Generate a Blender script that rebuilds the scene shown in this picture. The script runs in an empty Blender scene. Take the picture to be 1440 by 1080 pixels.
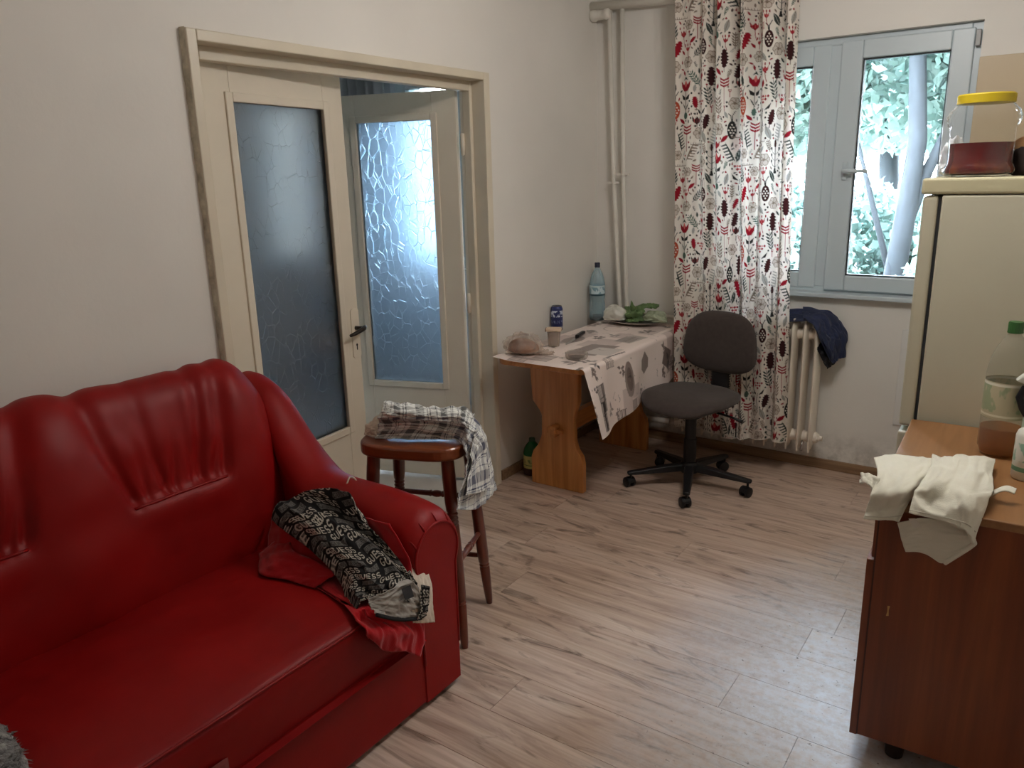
import bpy, math, random
import numpy as np
from mathutils import Matrix, Vector

random.seed(7)
rng = np.random.RandomState(7)
PI = math.pi
scn = bpy.context.scene
COL = scn.collection

# ---------------------------------------------------------------- camera
cam_d = bpy.data.cameras.new('camera')
cam_d.sensor_fit = 'HORIZONTAL'; cam_d.sensor_width = 36.0
cam_d.lens = 1090.0 / 1440.0 * 36.0
cam_d.clip_start = 0.02; cam_d.clip_end = 300
cam = bpy.data.objects.new('camera', cam_d); COL.objects.link(cam)
pitch, roll, yaw = math.radians(15.0), math.radians(1.5), math.radians(35.2)
fw0 = Vector((-math.sin(yaw), math.cos(yaw), 0)); rt0 = Vector((math.cos(yaw), math.sin(yaw), 0)); up0 = Vector((0, 0, 1))
fw = fw0 * math.cos(pitch) - up0 * math.sin(pitch)
up1 = up0 * math.cos(pitch) + fw0 * math.sin(pitch)
rt = rt0 * math.cos(roll) - up1 * math.sin(roll)
up = up1 * math.cos(roll) + rt0 * math.sin(roll)
cam.matrix_world = Matrix(((rt.x, up.x, -fw.x, 0), (rt.y, up.y, -fw.y, 0), (rt.z, up.z, -fw.z, 1.55), (0, 0, 0, 1)))
scn.camera = cam

# ---------------------------------------------------------------- world, sun, exposure
world = bpy.data.worlds.new('world'); scn.world = world; world.use_nodes = True
wn = world.node_tree.nodes; wl = world.node_tree.links
bg = wn['Background']
tc = wn.new('ShaderNodeTexCoord'); sp = wn.new('ShaderNodeSeparateXYZ'); rp = wn.new('ShaderNodeValToRGB')
wl.new(tc.outputs['Generated'], sp.inputs[0]); wl.new(sp.outputs['Z'], rp.inputs[0]); wl.new(rp.outputs[0], bg.inputs['Color'])
rp.color_ramp.elements[0].position = 0.0; rp.color_ramp.elements[0].color = (0.84, 0.92, 1.0, 1)
rp.color_ramp.elements[1].position = 1.0; rp.color_ramp.elements[1].color = (0.62, 0.79, 1.0, 1)
bg.inputs['Strength'].default_value = 112.0
sun_d = bpy.data.lights.new('sun', 'SUN'); sun_d.energy = 12.0; sun_d.angle = 0.03; sun_d.color = (1.0, 0.95, 0.86)
sun = bpy.data.objects.new('sun', sun_d); COL.objects.link(sun)
sun.rotation_euler = (math.radians(38), 0, math.radians(18))     # high, from behind the building on to the trees

def portal(name, loc, rot, sx, sy):
    d = bpy.data.lights.new(name, 'AREA'); d.shape = 'RECTANGLE'; d.size = sx; d.size_y = sy
    d.cycles.is_portal = True
    o = bpy.data.objects.new(name, d); COL.objects.link(o); o.location = loc; o.rotation_euler = rot
    return o
portal('window_daylight', (-1.0, 4.40, 1.54), (-PI / 2, 0, 0), 1.24, 1.22)
portal('hall_window_daylight', (-3.30, 4.40, 1.575), (-PI / 2, 0, 0), 1.1, 1.25)

vs = scn.view_settings
scn.display_settings.display_device = 'sRGB'
vs.view_transform = 'Standard'; vs.look = 'None'; vs.gamma = 1.0; vs.use_curve_mapping = False
vs.exposure = 0.48
cy = scn.cycles
cy.max_bounces = 12; cy.diffuse_bounces = 6; cy.glossy_bounces = 4; cy.transmission_bounces = 8; cy.transparent_max_bounces = 16
cy.caustics_reflective = False; cy.caustics_refractive = False
cy.sample_clamp_indirect = 6.0

LAMP = (-0.55, 2.35, 2.46)      # centre of the ceiling lamp (above the frame)
LAMP_W = 6.6                    # per bulb

# ---------------------------------------------------------------- helpers
def lin(c):
    c = np.asarray(c, float) / 255.0
    return np.where(c <= 0.04045, c / 12.92, ((c + 0.055) / 1.055) ** 2.4)
def L4(c):
    a = lin(c); return (float(a[0]), float(a[1]), float(a[2]), 1.0)

class NT:
    def __init__(s, name):
        s.m = bpy.data.materials.new(name); s.m.use_nodes = True
        s.t = s.m.node_tree; s.b = s.t.nodes['Principled BSDF']; s.out = s.t.nodes['Material Output']
    def n(s, typ, **kw):
        x = s.t.nodes.new('ShaderNode' + typ)
        for k, v in kw.items():
            if k in x.inputs.keys(): x.inputs[k].default_value = v
            else: setattr(x, k, v)
        return x
    def l(s, a, b): s.t.links.new(a, b)
    def noise(s, scale, detail=4, rough=0.55, coord='Object', stretch=None, dist=0.0, vec=None):
        tx = s.n('TexNoise', Scale=scale, Detail=detail, Roughness=rough, Distortion=dist)
        if vec is None:
            c = s.n('TexCoord'); vec = c.outputs[coord]
        if stretch:
            mp = s.n('Mapping'); mp.inputs['Scale'].default_value = stretch
            s.l(vec, mp.inputs[0]); vec = mp.outputs[0]
        s.l(vec, tx.inputs['Vector']); return tx
    def ramp(s, fac, stops):
        r = s.n('ValToRGB'); e = r.color_ramp.elements
        while len(e) < len(stops): e.new(0.5)
        for i, (p, c) in enumerate(stops):
            e[i].position = p; e[i].color = c if len(c) == 4 else (*c, 1)
        s.l(fac, r.inputs[0]); return r
    def mix(s, fac, a, b, mode='MIX'):
        m = s.n('MixRGB', blend_type=mode)
        for v, k in ((fac, 0), (a, 1), (b, 2)):
            if isinstance(v, (int, float)): m.inputs[k].default_value = v
            elif isinstance(v, (tuple, list)): m.inputs[k].default_value = v
            else: s.l(v, m.inputs[k])
        return m.outputs[0]
    def bump(s, h, strength=0.2, dist=0.01):
        b = s.n('Bump', Strength=strength, Distance=dist); s.l(h, b.inputs['Height']); s.l(b.outputs[0], s.b.inputs['Normal']); return b

def pm(name, col, rough=0.5, metal=0.0, var=0.0, vscale=6.0, bump=0.0, bscale=60.0, bdist=0.004, spec=0.5, coat=0.0, sheen=0.0, stretch=None, trans=0.0, ior=1.45):
    t = NT(name); b = t.b
    c = L4(col); b.inputs['Base Color'].default_value = c
    b.inputs['Roughness'].default_value = rough; b.inputs['Metallic'].default_value = metal
    b.inputs['Specular IOR Level'].default_value = spec; b.inputs['IOR'].default_value = ior
    b.inputs['Coat Weight'].default_value = coat; b.inputs['Sheen Weight'].default_value = sheen
    b.inputs['Transmission Weight'].default_value = trans
    if var:
        nz = t.noise(vscale, stretch=stretch)
        lo = tuple(x * (1 - var) for x in c[:3]); hi = tuple(min(1, x * (1 + var)) for x in c[:3])
        r = t.ramp(nz.outputs[0], [(0.3, lo), (0.7, hi)]); t.l(r.outputs[0], b.inputs['Base Color'])
    if bump:
        nb = t.noise(bscale, stretch=stretch); t.bump(nb.outputs[0], bump, bdist)
    return t.m

def attr_mat(name, rough=0.85, bump=0.0, bscale=300, transl=0.0, sheen=0.0, spec=0.3, bdist=0.001, double=False):
    t = NT(name); a = t.n('Attribute', attribute_name='Col'); t.l(a.outputs['Color'], t.b.inputs['Base Color'])
    t.b.inputs['Roughness'].default_value = rough; t.b.inputs['Specular IOR Level'].default_value = spec
    t.b.inputs['Sheen Weight'].default_value = sheen
    if bump:
        nb = t.noise(bscale); t.bump(nb.outputs[0], bump, bdist)
    if transl:
        tr = t.n('BsdfTranslucent'); t.l(a.outputs['Color'], tr.inputs['Color'])
        mx = t.n('MixShader'); mx.inputs[0].default_value = transl
        t.l(t.b.outputs[0], mx.inputs[1]); t.l(tr.outputs[0], mx.inputs[2]); t.l(mx.outputs[0], t.out.inputs['Surface'])
    return t.m

class MB:
    def __init__(s): s.v = []; s.f = []; s.c = None; s.uv = None
    def add(s, vs, fs):
        o = len(s.v); s.v += [tuple(map(float, p)) for p in vs]; s.f += [tuple(i + o for i in f) for f in fs]; return s
    def box(s, x0, x1, y0, y1, z0, z1, M=None):
        vs = [(x0, y0, z0), (x1, y0, z0), (x1, y1, z0), (x0, y1, z0), (x0, y0, z1), (x1, y0, z1), (x1, y1, z1), (x0, y1, z1)]
        if M is not None: vs = [M @ Vector(p) for p in vs]
        return s.add(vs, [(0, 3, 2, 1), (4, 5, 6, 7), (0, 1, 5, 4), (1, 2, 6, 5), (2, 3, 7, 6), (3, 0, 4, 7)])
    def tube(s, path, r, n=10, cap=True):
        P = [Vector(p) for p in path]; rs = r if isinstance(r, (list, tuple)) else [r] * len(P)
        ref = None; rings = []
        for i, p in enumerate(P):
            t = (P[min(i + 1, len(P) - 1)] - P[max(i - 1, 0)]).normalized()
            if ref is None:
                ref = Vector((0, 0, 1)) if abs(t.z) < 0.9 else Vector((1, 0, 0))
            a = (ref - t * ref.dot(t)).normalized(); b = t.cross(a); ref = a
            rings.append([p + (a * math.cos(2 * PI * k / n) + b * math.sin(2 * PI * k / n)) * rs[i] for k in range(n)])
        vs = [q for R in rings for q in R]; fs = []
        for i in range(len(P) - 1):
            for k in range(n):
                fs.append((i * n + k, i * n + (k + 1) % n, (i + 1) * n + (k + 1) % n, (i + 1) * n + k))
        if cap:
            fs.append(tuple(range(n - 1, -1, -1))); fs.append(tuple((len(P) - 1) * n + k for k in range(n)))
        return s.add(vs, fs)
    def lathe(s, prof, c=(0, 0, 0), n=24, M=None, sx=1.0, sy=1.0, mod=None):
        vs = []; fs = []
        for j, (r, z) in enumerate(prof):
            for k in range(n):
                a = 2 * PI * k / n; rr = r * (mod(a, j) if mod else 1)
                p = Vector((rr * math.cos(a) * sx, rr * math.sin(a) * sy, z))
                if M is not None: p = M @ p
                vs.append((p[0] + c[0], p[1] + c[1], p[2] + c[2]))
        m = len(prof)
        for j in range(m - 1):
            for k in range(n):
                fs.append((j * n + k, j * n + (k + 1) % n, (j + 1) * n + (k + 1) % n, (j + 1) * n + k))
        if prof[0][0] > 1e-6: fs.append(tuple(range(n - 1, -1, -1)))
        if prof[-1][0] > 1e-6: fs.append(tuple((m - 1) * n + k for k in range(n)))
        return s.add(vs, fs)
    def prism(s, pts, d0, d1, axis='y'):
        """2D outline (a, z) extruded along axis y (outline x,z), x (outline y,z) or z (outline x,y)"""
        n = len(pts)
        def mk(a, b, d): return {'y': (a, d, b), 'x': (d, a, b), 'z': (a, b, d)}[axis]
        vs = [mk(a, b, d0) for a, b in pts] + [mk(a, b, d1) for a, b in pts]
        fs = [tuple(range(n)), tuple(range(2 * n - 1, n - 1, -1))] + [(i, i + n, (i + 1) % n + n, (i + 1) % n) for i in range(n)]
        return s.add(vs, fs)
    def grid(s, P, closed=False):
        P = np.asarray(P, float); nu, nv = P.shape[:2]
        idx = np.arange(nu * nv).reshape(nu, nv)
        a = idx[:-1, :-1].ravel(); b = idx[1:, :-1].ravel(); c = idx[1:, 1:].ravel(); d = idx[:-1, 1:].ravel()
        fs = np.stack([a, b, c, d], 1).tolist()
        if closed:
            a = idx[:-1, -1]; b = idx[1:, -1]; c = idx[1:, 0]; d = idx[:-1, 0]
            fs += np.stack([a, b, c, d], 1).tolist()
        return s.add(P.reshape(-1, 3).tolist(), fs)
    def shift(s, d): s.v = [(p[0] - d[0], p[1] - d[1], p[2] - d[2]) for p in s.v]; return s

def tag(o, label=None, cat=None, group=None, kind=None):
    for k, v in (('label', label), ('category', cat), ('group', group), ('kind', kind)):
        if v: o[k] = v
    return o

def mk(name, mb, m, parent=None, smooth=False, bevel=0.0, seg=2, subd=0, solid=0.0, col=None, fixn=True, weld=False, sangle=None):
    me = bpy.data.meshes.new(name)
    if parent is not None and '_org' in parent: mb.shift(tuple(parent['_org']))
    me.from_pydata(mb.v, [], mb.f); me.update()
    if fixn:
        import bmesh
        bm = bmesh.new(); bm.from_mesh(me); bmesh.ops.recalc_face_normals(bm, faces=bm.faces); bm.to_mesh(me); bm.free()
    if col is not None:
        at = me.attributes.new('Col', 'FLOAT_COLOR', 'POINT')
        c = np.ones((len(mb.v), 4), np.float32); c[:, :3] = np.asarray(col, np.float32).reshape(-1, 3)
        at.data.foreach_set('color', c.ravel())
    o = bpy.data.objects.new(name, me); COL.objects.link(o)
    me.materials.append(m)
    if smooth:
        me.polygons.foreach_set('use_smooth', [True] * len(me.polygons))
    if solid:
        md = o.modifiers.new('thick', 'SOLIDIFY'); md.thickness = solid; md.offset = 0.0
    if bevel:
        md = o.modifiers.new('bevel', 'BEVEL'); md.width = bevel; md.segments = seg; md.limit_method = 'ANGLE'; md.angle_limit = math.radians(35)
    if subd:
        md = o.modifiers.new('subd', 'SUBSURF'); md.levels = subd; md.render_levels = subd
    if sangle and smooth:
        try: me.set_sharp_from_angle(angle=math.radians(sangle))
        except Exception: pass
    if parent is not None:
        o.parent = parent
        if '_org' in parent: o['_org'] = parent['_org']
    return o

def thing(name, label, cat, loc=(0, 0, 0), rotz=0.0, group=None, local=False):
    """An Empty at the thing's base; local=False: its parts are modelled in world coordinates and moved under it."""
    o = bpy.data.objects.new(name, None); COL.objects.link(o); o.empty_display_size = 0.05
    o.location = loc; o.rotation_euler = (0, 0, rotz)
    if not local: o['_org'] = tuple(loc)
    return tag(o, label, cat, group)

def struct(name, mb, m, **kw):
    return tag(mk(name, mb, m, **kw), kind='structure')
def sroot(name, loc, rotz=0.0, local=True):
    o = bpy.data.objects.new(name, None); COL.objects.link(o); o.location = loc; o.rotation_euler = (0, 0, rotz)
    o.empty_display_size = 0.05; o['kind'] = 'structure'
    if not local: o['_org'] = tuple(loc)
    return o

def catmull(C, nu, nv):
    """Interpolate a control grid (m, n, 3) on a nu x nv grid with Catmull-Rom splines."""
    C = np.asarray(C, float)
    def along(A, n):
        m = A.shape[0]; t = np.linspace(0, m - 1, n); i = np.minimum(t.astype(int), m - 2); f = (t - i)
        E = np.concatenate([2 * A[:1] - A[1:2], A, 2 * A[-1:] - A[-2:-1]], 0)
        p0, p1, p2, p3 = E[i], E[i + 1], E[i + 2], E[i + 3]
        f = f.reshape((-1,) + (1,) * (A.ndim - 1))
        return 0.5 * (2 * p1 + (p2 - p0) * f + (2 * p0 - 5 * p1 + 4 * p2 - p3) * f ** 2 + (3 * p1 - p0 - 3 * p2 + p3) * f ** 3)
    A = along(C, nu)
    return np.swapaxes(along(np.swapaxes(A, 0, 1), nv), 0, 1)

def gnormals(P):
    du = np.gradient(P, axis=0); dv = np.gradient(P, axis=1); n = np.cross(du, dv)
    return n / (np.linalg.norm(n, axis=2, keepdims=True) + 1e-9)

def snoise(x, y, seed=0, oct=3):
    """smooth pseudo noise from a few random sines, about -1..1"""
    r = np.random.RandomState(seed); v = 0; amp = 1.0; tot = 0
    for o in range(oct):
        for k in range(4):
            a = r.uniform(0, 2 * PI); f = (2 ** o) * r.uniform(0.7, 1.3)
            v = v + amp * np.sin(f * (x * math.cos(a) + y * math.sin(a)) * 2 * PI + r.uniform(0, 6.28))
        tot += amp * 2.2; amp *= 0.5
    return v / tot

def wrinkle(P, amp, fu, fv, seed, ridged=True):
    nu, nv = P.shape[:2]
    U, V = np.meshgrid(np.linspace(0, 1, nu), np.linspace(0, 1, nv), indexing='ij')
    n = snoise(U * fu, V * fv, seed)
    if ridged: n = (0.5 - np.abs(n)) * 1.4
    return P + gnormals(P) * (n * amp)[..., None]

# ---- small rasteriser for printed cloth (gives vertex colours, tiles at its edges)
class Raster:
    def __init__(s, w, h, res, base):
        s.res = res; s.W = int(round(w / res)); s.H = int(round(h / res)); s.w = w; s.h = h
        s.a = np.tile(lin(base), (s.H, s.W, 1))
    def _put(s, x0, y0, mask, col):
        ys = np.arange(y0, y0 + mask.shape[0]) % s.H; xs = np.arange(x0, x0 + mask.shape[1]) % s.W
        sub = s.a[np.ix_(ys, xs)]; s.a[np.ix_(ys, xs)] = np.where(mask[..., None], lin(col), sub)
    def poly(s, pts, col):
        p = np.asarray(pts, float) / s.res
        x0, y0 = np.floor(p.min(0)).astype(int) - 1; x1, y1 = np.ceil(p.max(0)).astype(int) + 1
        X, Y = np.meshgrid(np.arange(x0, x1) + .5, np.arange(y0, y1) + .5)
        m = np.zeros(X.shape, bool); q = np.roll(p, -1, 0)
        for (ax, ay), (bx, by) in zip(p, q):
            if ay == by: continue
            c = ((ay > Y) != (by > Y)) & (X < (bx - ax) * (Y - ay) / (by - ay) + ax); m ^= c
        s._put(x0, y0, m, col)
    def ell(s, x, y, a, b, col, ang=0, ring=0):
        t = np.linspace(0, 2 * PI, 25)[:-1]; ca, sa = math.cos(ang), math.sin(ang)
        P = [(x + a * math.cos(k) * ca - b * math.sin(k) * sa, y + a * math.cos(k) * sa + b * math.sin(k) * ca) for k in t]
        if ring: s.line(P + [P[0]], ring, col)
        else: s.poly(P, col)
    def line(s, pts, w, col):
        for (ax, ay), (bx, by) in zip(pts[:-1], pts[1:]):
            d = math.hypot(bx - ax, by - ay)
            if d < 1e-9: continue
            nx, ny = -(by - ay) / d * w / 2, (bx - ax) / d * w / 2; ex, ey = (bx - ax) / d * w / 3, (by - ay) / d * w / 3
            s.poly([(ax - ex + nx, ay - ey + ny), (bx + ex + nx, by + ey + ny), (bx + ex - nx, by + ey - ny), (ax - ex - nx, ay - ey - ny)], col)
    def sample(s, x, y):
        fx = np.asarray(x) / s.res - .5; fy = np.asarray(y) / s.res - .5
        i = np.floor(fx).astype(int); j = np.floor(fy).astype(int); u = (fx - i)[..., None]; v = (fy - j)[..., None]
        g = lambda jj, ii: s.a[jj % s.H, ii % s.W]
        return (g(j, i) * (1 - u) + g(j, i + 1) * u) * (1 - v) + (g(j + 1, i) * (1 - u) + g(j + 1, i + 1) * u) * v
def rot2(pts, x, y, s, a=0.0, mx=1):
    c, d = math.cos(a), math.sin(a)
    return [(x + s * (mx * px * c - py * d), y + s * (mx * px * d + py * c)) for px, py in pts]
# ---------------------------------------------------------------- materials of the shell
def wall_mat(name, col, smudge=False, glossy=0.6):
    t = NT(name)
    n1 = t.noise(1.3, 3); n2 = t.noise(9, 4)
    a = lin(col)
    r = t.ramp(n1.outputs[0], [(0.3, tuple(a * 0.93)), (0.7, tuple(np.minimum(1, a * 1.04)))])
    c = r.outputs[0]
    if smudge:
        g = t.n('NewGeometry'); s = t.n('SeparateXYZ'); t.l(g.outputs['Position'], s.inputs[0])
        mr = t.n('MapRange'); t.l(s.outputs['Z'], mr.inputs[0])
        mr.inputs[1].default_value = 0.07; mr.inputs[2].default_value = 0.24; mr.inputs[3].default_value = 1.0; mr.inputs[4].default_value = 0.0
        n3 = t.noise(14, 6, 0.7); rr = t.ramp(n3.outputs[0], [(0.42, (0, 0, 0)), (0.66, (1, 1, 1))])
        mu = t.n('Math', operation='MULTIPLY'); t.l(mr.outputs[0], mu.inputs[0]); t.l(rr.outputs[0], mu.inputs[1])
        m2 = t.n('Math', operation='MULTIPLY'); t.l(mu.outputs[0], m2.inputs[0]); m2.inputs[1].default_value = 0.5
        c = t.mix(m2.outputs[0], c, L4((108, 102, 96)))
    t.l(c, t.b.inputs['Base Color']); t.b.inputs['Roughness'].default_value = glossy
    t.b.inputs['Specular IOR Level'].default_value = 0.35
    n4 = t.noise(34, 5, 0.6); t.bump(n4.outputs[0], 0.12, 0.006)
    return t.m

def floor_mat():
    t = NT('laminate_oak')
    oi = t.n('ObjectInfo'); tcd = t.n('TexCoord')
    mu = t.n('VectorMath', operation='SCALE'); cb = t.n('CombineXYZ')
    t.l(oi.outputs['Random'], cb.inputs[0]); t.l(oi.outputs['Random'], cb.inputs[1]); t.l(oi.outputs['Random'], cb.inputs[2])
    t.l(cb.outputs[0], mu.inputs[0]); mu.inputs['Scale'].default_value = 37.0
    ad = t.n('VectorMath', operation='ADD'); t.l(tcd.outputs['Object'], ad.inputs[0]); t.l(mu.outputs[0], ad.inputs[1])
    v = ad.outputs[0]
    g1 = t.noise(1.0, 6, 0.6, vec=v, stretch=(1.6, 16, 16), dist=1.2)
    g2 = t.noise(1.0, 3, 0.5, vec=v, stretch=(2.2, 70, 70), dist=0.4)
    g3 = t.noise(1.0, 5, 0.6, vec=v, stretch=(2.6, 11, 11), dist=2.2)
    g4 = t.noise(1.0, 2, 0.5, vec=v, stretch=(0.9, 3.0, 3.0))
    base = t.ramp(g1.outputs[0], [(0.25, lin((152, 126, 110))), (0.5, lin((195, 171, 154))), (0.75, lin((213, 194, 179)))]).outputs[0]
    fine = t.ramp(g2.outputs[0], [(0.35, (0.80, 0.78, 0.76)), (0.62, (1, 1, 1))]).outputs[0]
    c = t.mix(0.8, base, fine, 'MULTIPLY')
    streak = t.ramp(g3.outputs[0], [(0.555, (0, 0, 0)), (0.68, (1, 1, 1))]).outputs[0]
    c = t.mix(streak, c, t.mix(0.72, c, L4((84, 64, 50))))
    big = t.ramp(g4.outputs[0], [(0.35, (0.90, 0.88, 0.86)), (0.65, (1.04, 1.04, 1.05))]).outputs[0]
    c = t.mix(1.0, c, big, 'MULTIPLY')
    # worn, scuffed patch in front of the cabinet, widened and blued as painted window sheen
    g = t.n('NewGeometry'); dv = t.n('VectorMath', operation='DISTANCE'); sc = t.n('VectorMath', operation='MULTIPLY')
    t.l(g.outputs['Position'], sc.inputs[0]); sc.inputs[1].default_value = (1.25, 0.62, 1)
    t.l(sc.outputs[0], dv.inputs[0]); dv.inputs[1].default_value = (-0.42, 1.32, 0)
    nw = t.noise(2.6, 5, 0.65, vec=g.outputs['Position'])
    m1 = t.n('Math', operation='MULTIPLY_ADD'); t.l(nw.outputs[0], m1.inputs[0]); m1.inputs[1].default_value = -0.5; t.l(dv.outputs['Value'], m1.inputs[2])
    wear_sheen = t.ramp(m1.outputs[0], [(0.06, (1, 1, 1)), (0.58, (0, 0, 0))]).outputs[0]
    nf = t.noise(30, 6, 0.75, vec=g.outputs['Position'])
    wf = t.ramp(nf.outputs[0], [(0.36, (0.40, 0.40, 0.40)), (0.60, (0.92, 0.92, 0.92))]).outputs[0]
    wm = t.mix(1.0, wear_sheen, wf, 'MULTIPLY')
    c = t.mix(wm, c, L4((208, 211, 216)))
    nd = t.noise(55, 3, 0.6, vec=g.outputs['Position'])
    dk = t.ramp(nd.outputs[0], [(0.66, (0, 0, 0)), (0.72, (1, 1, 1))]).outputs[0]
    c = t.mix(t.mix(1.0, dk, wear_sheen, 'MULTIPLY'), c, L4((70, 62, 55)))
    t.l(c, t.b.inputs['Base Color'])
    ro = t.ramp(wear_sheen, [(0.0, (0.30, 0.30, 0.30)), (1.0, (0.44, 0.44, 0.44))]).outputs[0]
    t.l(ro, t.b.inputs['Roughness']); t.b.inputs['Specular IOR Level'].default_value = 0.5
    t.bump(g2.outputs[0], 0.06, 0.002)
    return t.m

def wood_mat(name, lo, mid, hi, stretch, scale=1.0, rough=0.45, knots=False, coat=0.0, bump=0.05):
    t = NT(name)
    g1 = t.noise(scale, 5, 0.6, stretch=stretch, dist=0.8)
    g2 = t.noise(scale * 2.2, 3, 0.5, stretch=tuple(k * 2.2 if k > 4 else k for k in stretch))
    c = t.ramp(g1.outputs[0], [(0.28, lin(lo)), (0.5, lin(mid)), (0.74, lin(hi))]).outputs[0]
    f = t.ramp(g2.outputs[0], [(0.35, (0.80, 0.76, 0.72)), (0.6, (1, 1, 1))]).outputs[0]
    c = t.mix(0.7, c, f, 'MULTIPLY')
    if knots:
        vo = t.n('TexVoronoi', Scale=4.2); cc = t.n('TexCoord'); mp = t.n('Mapping'); mp.inputs['Scale'].default_value = (1.5, 1.5, 0.9)
        t.l(cc.outputs['Object'], mp.inputs[0]); t.l(mp.outputs[0], vo.inputs['Vector'])
        k = t.ramp(vo.outputs['Distance'], [(0.03, (1, 1, 1)), (0.075, (0, 0, 0))]).outputs[0]
        c = t.mix(k, c, L4((96, 52, 24)))
    t.l(c, t.b.inputs['Base Color']); t.b.inputs['Roughness'].default_value = rough; t.b.inputs['Coat Weight'].default_value = coat
    t.b.inputs['Coat Roughness'].default_value = 0.2
    t.bump(g2.outputs[0], bump, 0.002)
    return t.m

def clear_glass(name, tint=(1, 1, 1), gloss=0.03):
    t = NT(name); tr = t.n('BsdfTransparent'); tr.inputs[0].default_value = (*tint, 1)
    gl = t.n('BsdfGlossy', Roughness=gloss); fr = t.n('Fresnel', IOR=1.45); mx = t.n('MixShader')
    t.l(fr.outputs[0], mx.inputs[0]); t.l(tr.outputs[0], mx.inputs[1]); t.l(gl.outputs[0], mx.inputs[2]); t.l(mx.outputs[0], t.out.inputs['Surface'])
    return t.m

def textured_glass():
    t = NT('textured_door_glass'); b = t.b
    b.inputs['Base Color'].default_value = L4((160, 186, 210)); b.inputs['Transmission Weight'].default_value = 1.0
    b.inputs['Roughness'].default_value = 0.30; b.inputs['IOR'].default_value = 1.45; b.inputs['Coat Weight'].default_value = 1.0; b.inputs['Coat IOR'].default_value = 2.0; b.inputs['Coat Roughness'].default_value = 0.15; b.inputs['Specular IOR Level'].default_value = 0.2
    vo = t.n('TexVoronoi', Scale=27.0, feature='DISTANCE_TO_EDGE'); c = t.n('TexCoord'); mp = t.n('Mapping'); mp.inputs['Scale'].default_value = (1, 1, 0.62)
    t.l(c.outputs['Object'], mp.inputs[0]); t.l(mp.outputs[0], vo.inputs['Vector'])
    r = t.ramp(vo.outputs['Distance'], [(0.0, (1, 1, 1)), (0.035, (0, 0, 0))]).outputs[0]
    n = t.noise(11, 2, 0.5); gate = t.ramp(n.outputs[0], [(0.40, (0, 0, 0)), (0.54, (1, 1, 1))]).outputs[0]
    e = t.mix(1.0, r, gate, 'MULTIPLY')
    n2 = t.noise(60, 3, 0.6)
    h = t.mix(0.25, e, n2.outputs[0], 'ADD')
    t.bump(h, 0.50, 0.004)
    rr = t.ramp(e, [(0.0, (0.36, 0.36, 0.36)), (1.0, (0.26, 0.26, 0.26))]).outputs[0]; t.l(rr, b.inputs['Roughness'])
    return t.m

M = {}
M['wall'] = wall_mat('wall_paint', (222, 218, 211))
M['wall_s'] = wall_mat('wall_paint_smudged', (222, 219, 213), True)
M['hallwall'] = wall_mat('hall_wall_paint', (192, 198, 206))
M['ceil'] = pm('ceiling_paint', (222, 220, 214), 0.8)
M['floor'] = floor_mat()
M['floorsub'] = pm('screed', (70, 62, 54), 0.9)
M['trim'] = pm('cream_gloss_paint', (208, 198, 178), 0.38, var=0.06, vscale=4, bump=0.08, bscale=25)
M['trimedge'] = pm('bare_plaster_edge', (200, 192, 172), 0.9, var=0.3, vscale=30, bump=0.5, bscale=40, bdist=0.01)
M['door'] = pm('cream_door_paint', (212, 202, 184), 0.36, var=0.05, vscale=3, bump=0.06, bscale=20)
M['dglass'] = textured_glass()
M['steel'] = pm('dark_worn_metal', (60, 55, 52), 0.35, 0.9)
M['chrome'] = pm('brushed_metal', (190, 190, 190), 0.25, 1.0)
M['hole'] = pm('black_keyhole', (12, 11, 10), 0.8)
M['pvc'] = pm('white_pvc', (188, 200, 206), 0.35)
M['gasket'] = pm('black_gasket', (40, 42, 44), 0.6)
M['wglass'] = clear_glass('window_glass', (0.96, 0.975, 0.985))
M['pipe'] = pm('white_enamel', (216, 212, 203), 0.4, var=0.04, vscale=10)
M['rad'] = pm('radiator_enamel', (222, 212, 198), 0.42, var=0.05, vscale=8)
M['base'] = wood_mat('skirting_wood', (112, 86, 62), (140, 112, 84), (158, 132, 104), (2, 30, 30))
M['beige'] = pm('beige_wall_panel', (184, 166, 136), 0.4, var=0.03, vscale=2)
M['board'] = pm('white_panel', (214, 213, 210), 0.4)

# ---------------------------------------------------------------- shell
XL, XR, YB, YF, ZC, WT = -2.264, 0.80, 4.12, -1.30, 2.62, 0.30
HX0, HY0 = -5.2, 0.6
# floor: sub floor with laminate planks as parts
fb = MB().box(XL, XR, YF, YB, -0.10, -0.012)
floor = struct('floor', fb, M['floorsub'])
def planks(parent, x0, x1, y0, y1, seed):
    r = random.Random(seed); w, Ln, g = 0.192, 1.285, 0.0004
    k = 0; y = y0
    while y < y1 - 1e-4:
        ya, yb = y + g, min(y + w, y1) - g
        x = x0 - r.uniform(0.1, 1.1)
        while x < x1:
            xa, xb = max(x, x0) + g, min(x + Ln, x1) - g
            if xb - xa > 0.02:
                c = 0.0008; b = MB()
                b.add([(xa, ya, -0.012), (xb, ya, -0.012), (xb, yb, -0.012), (xa, yb, -0.012),
                       (xa, ya, -c), (xb, ya, -c), (xb, yb, -c), (xa, yb, -c),
                       (xa + c, ya + c, 0), (xb - c, ya + c, 0), (xb - c, yb - c, 0), (xa + c, yb - c, 0)],
                      [(0, 1, 5, 4), (1, 2, 6, 5), (2, 3, 7, 6), (3, 0, 4, 7), (4, 5, 9, 8), (5, 6, 10, 9), (6, 7, 11, 10), (7, 4, 8, 11), (8, 9, 10, 11)])
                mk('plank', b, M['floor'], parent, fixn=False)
            x += Ln
        y += w
planks(floor, XL, XR, YF, YB, 3)
struct('floor_hall', MB().box(HX0, XL - 0.0, HY0, YB, -0.10, -0.001), pm('hall_floor', (196, 190, 182), 0.4, var=0.1, vscale=5))
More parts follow.
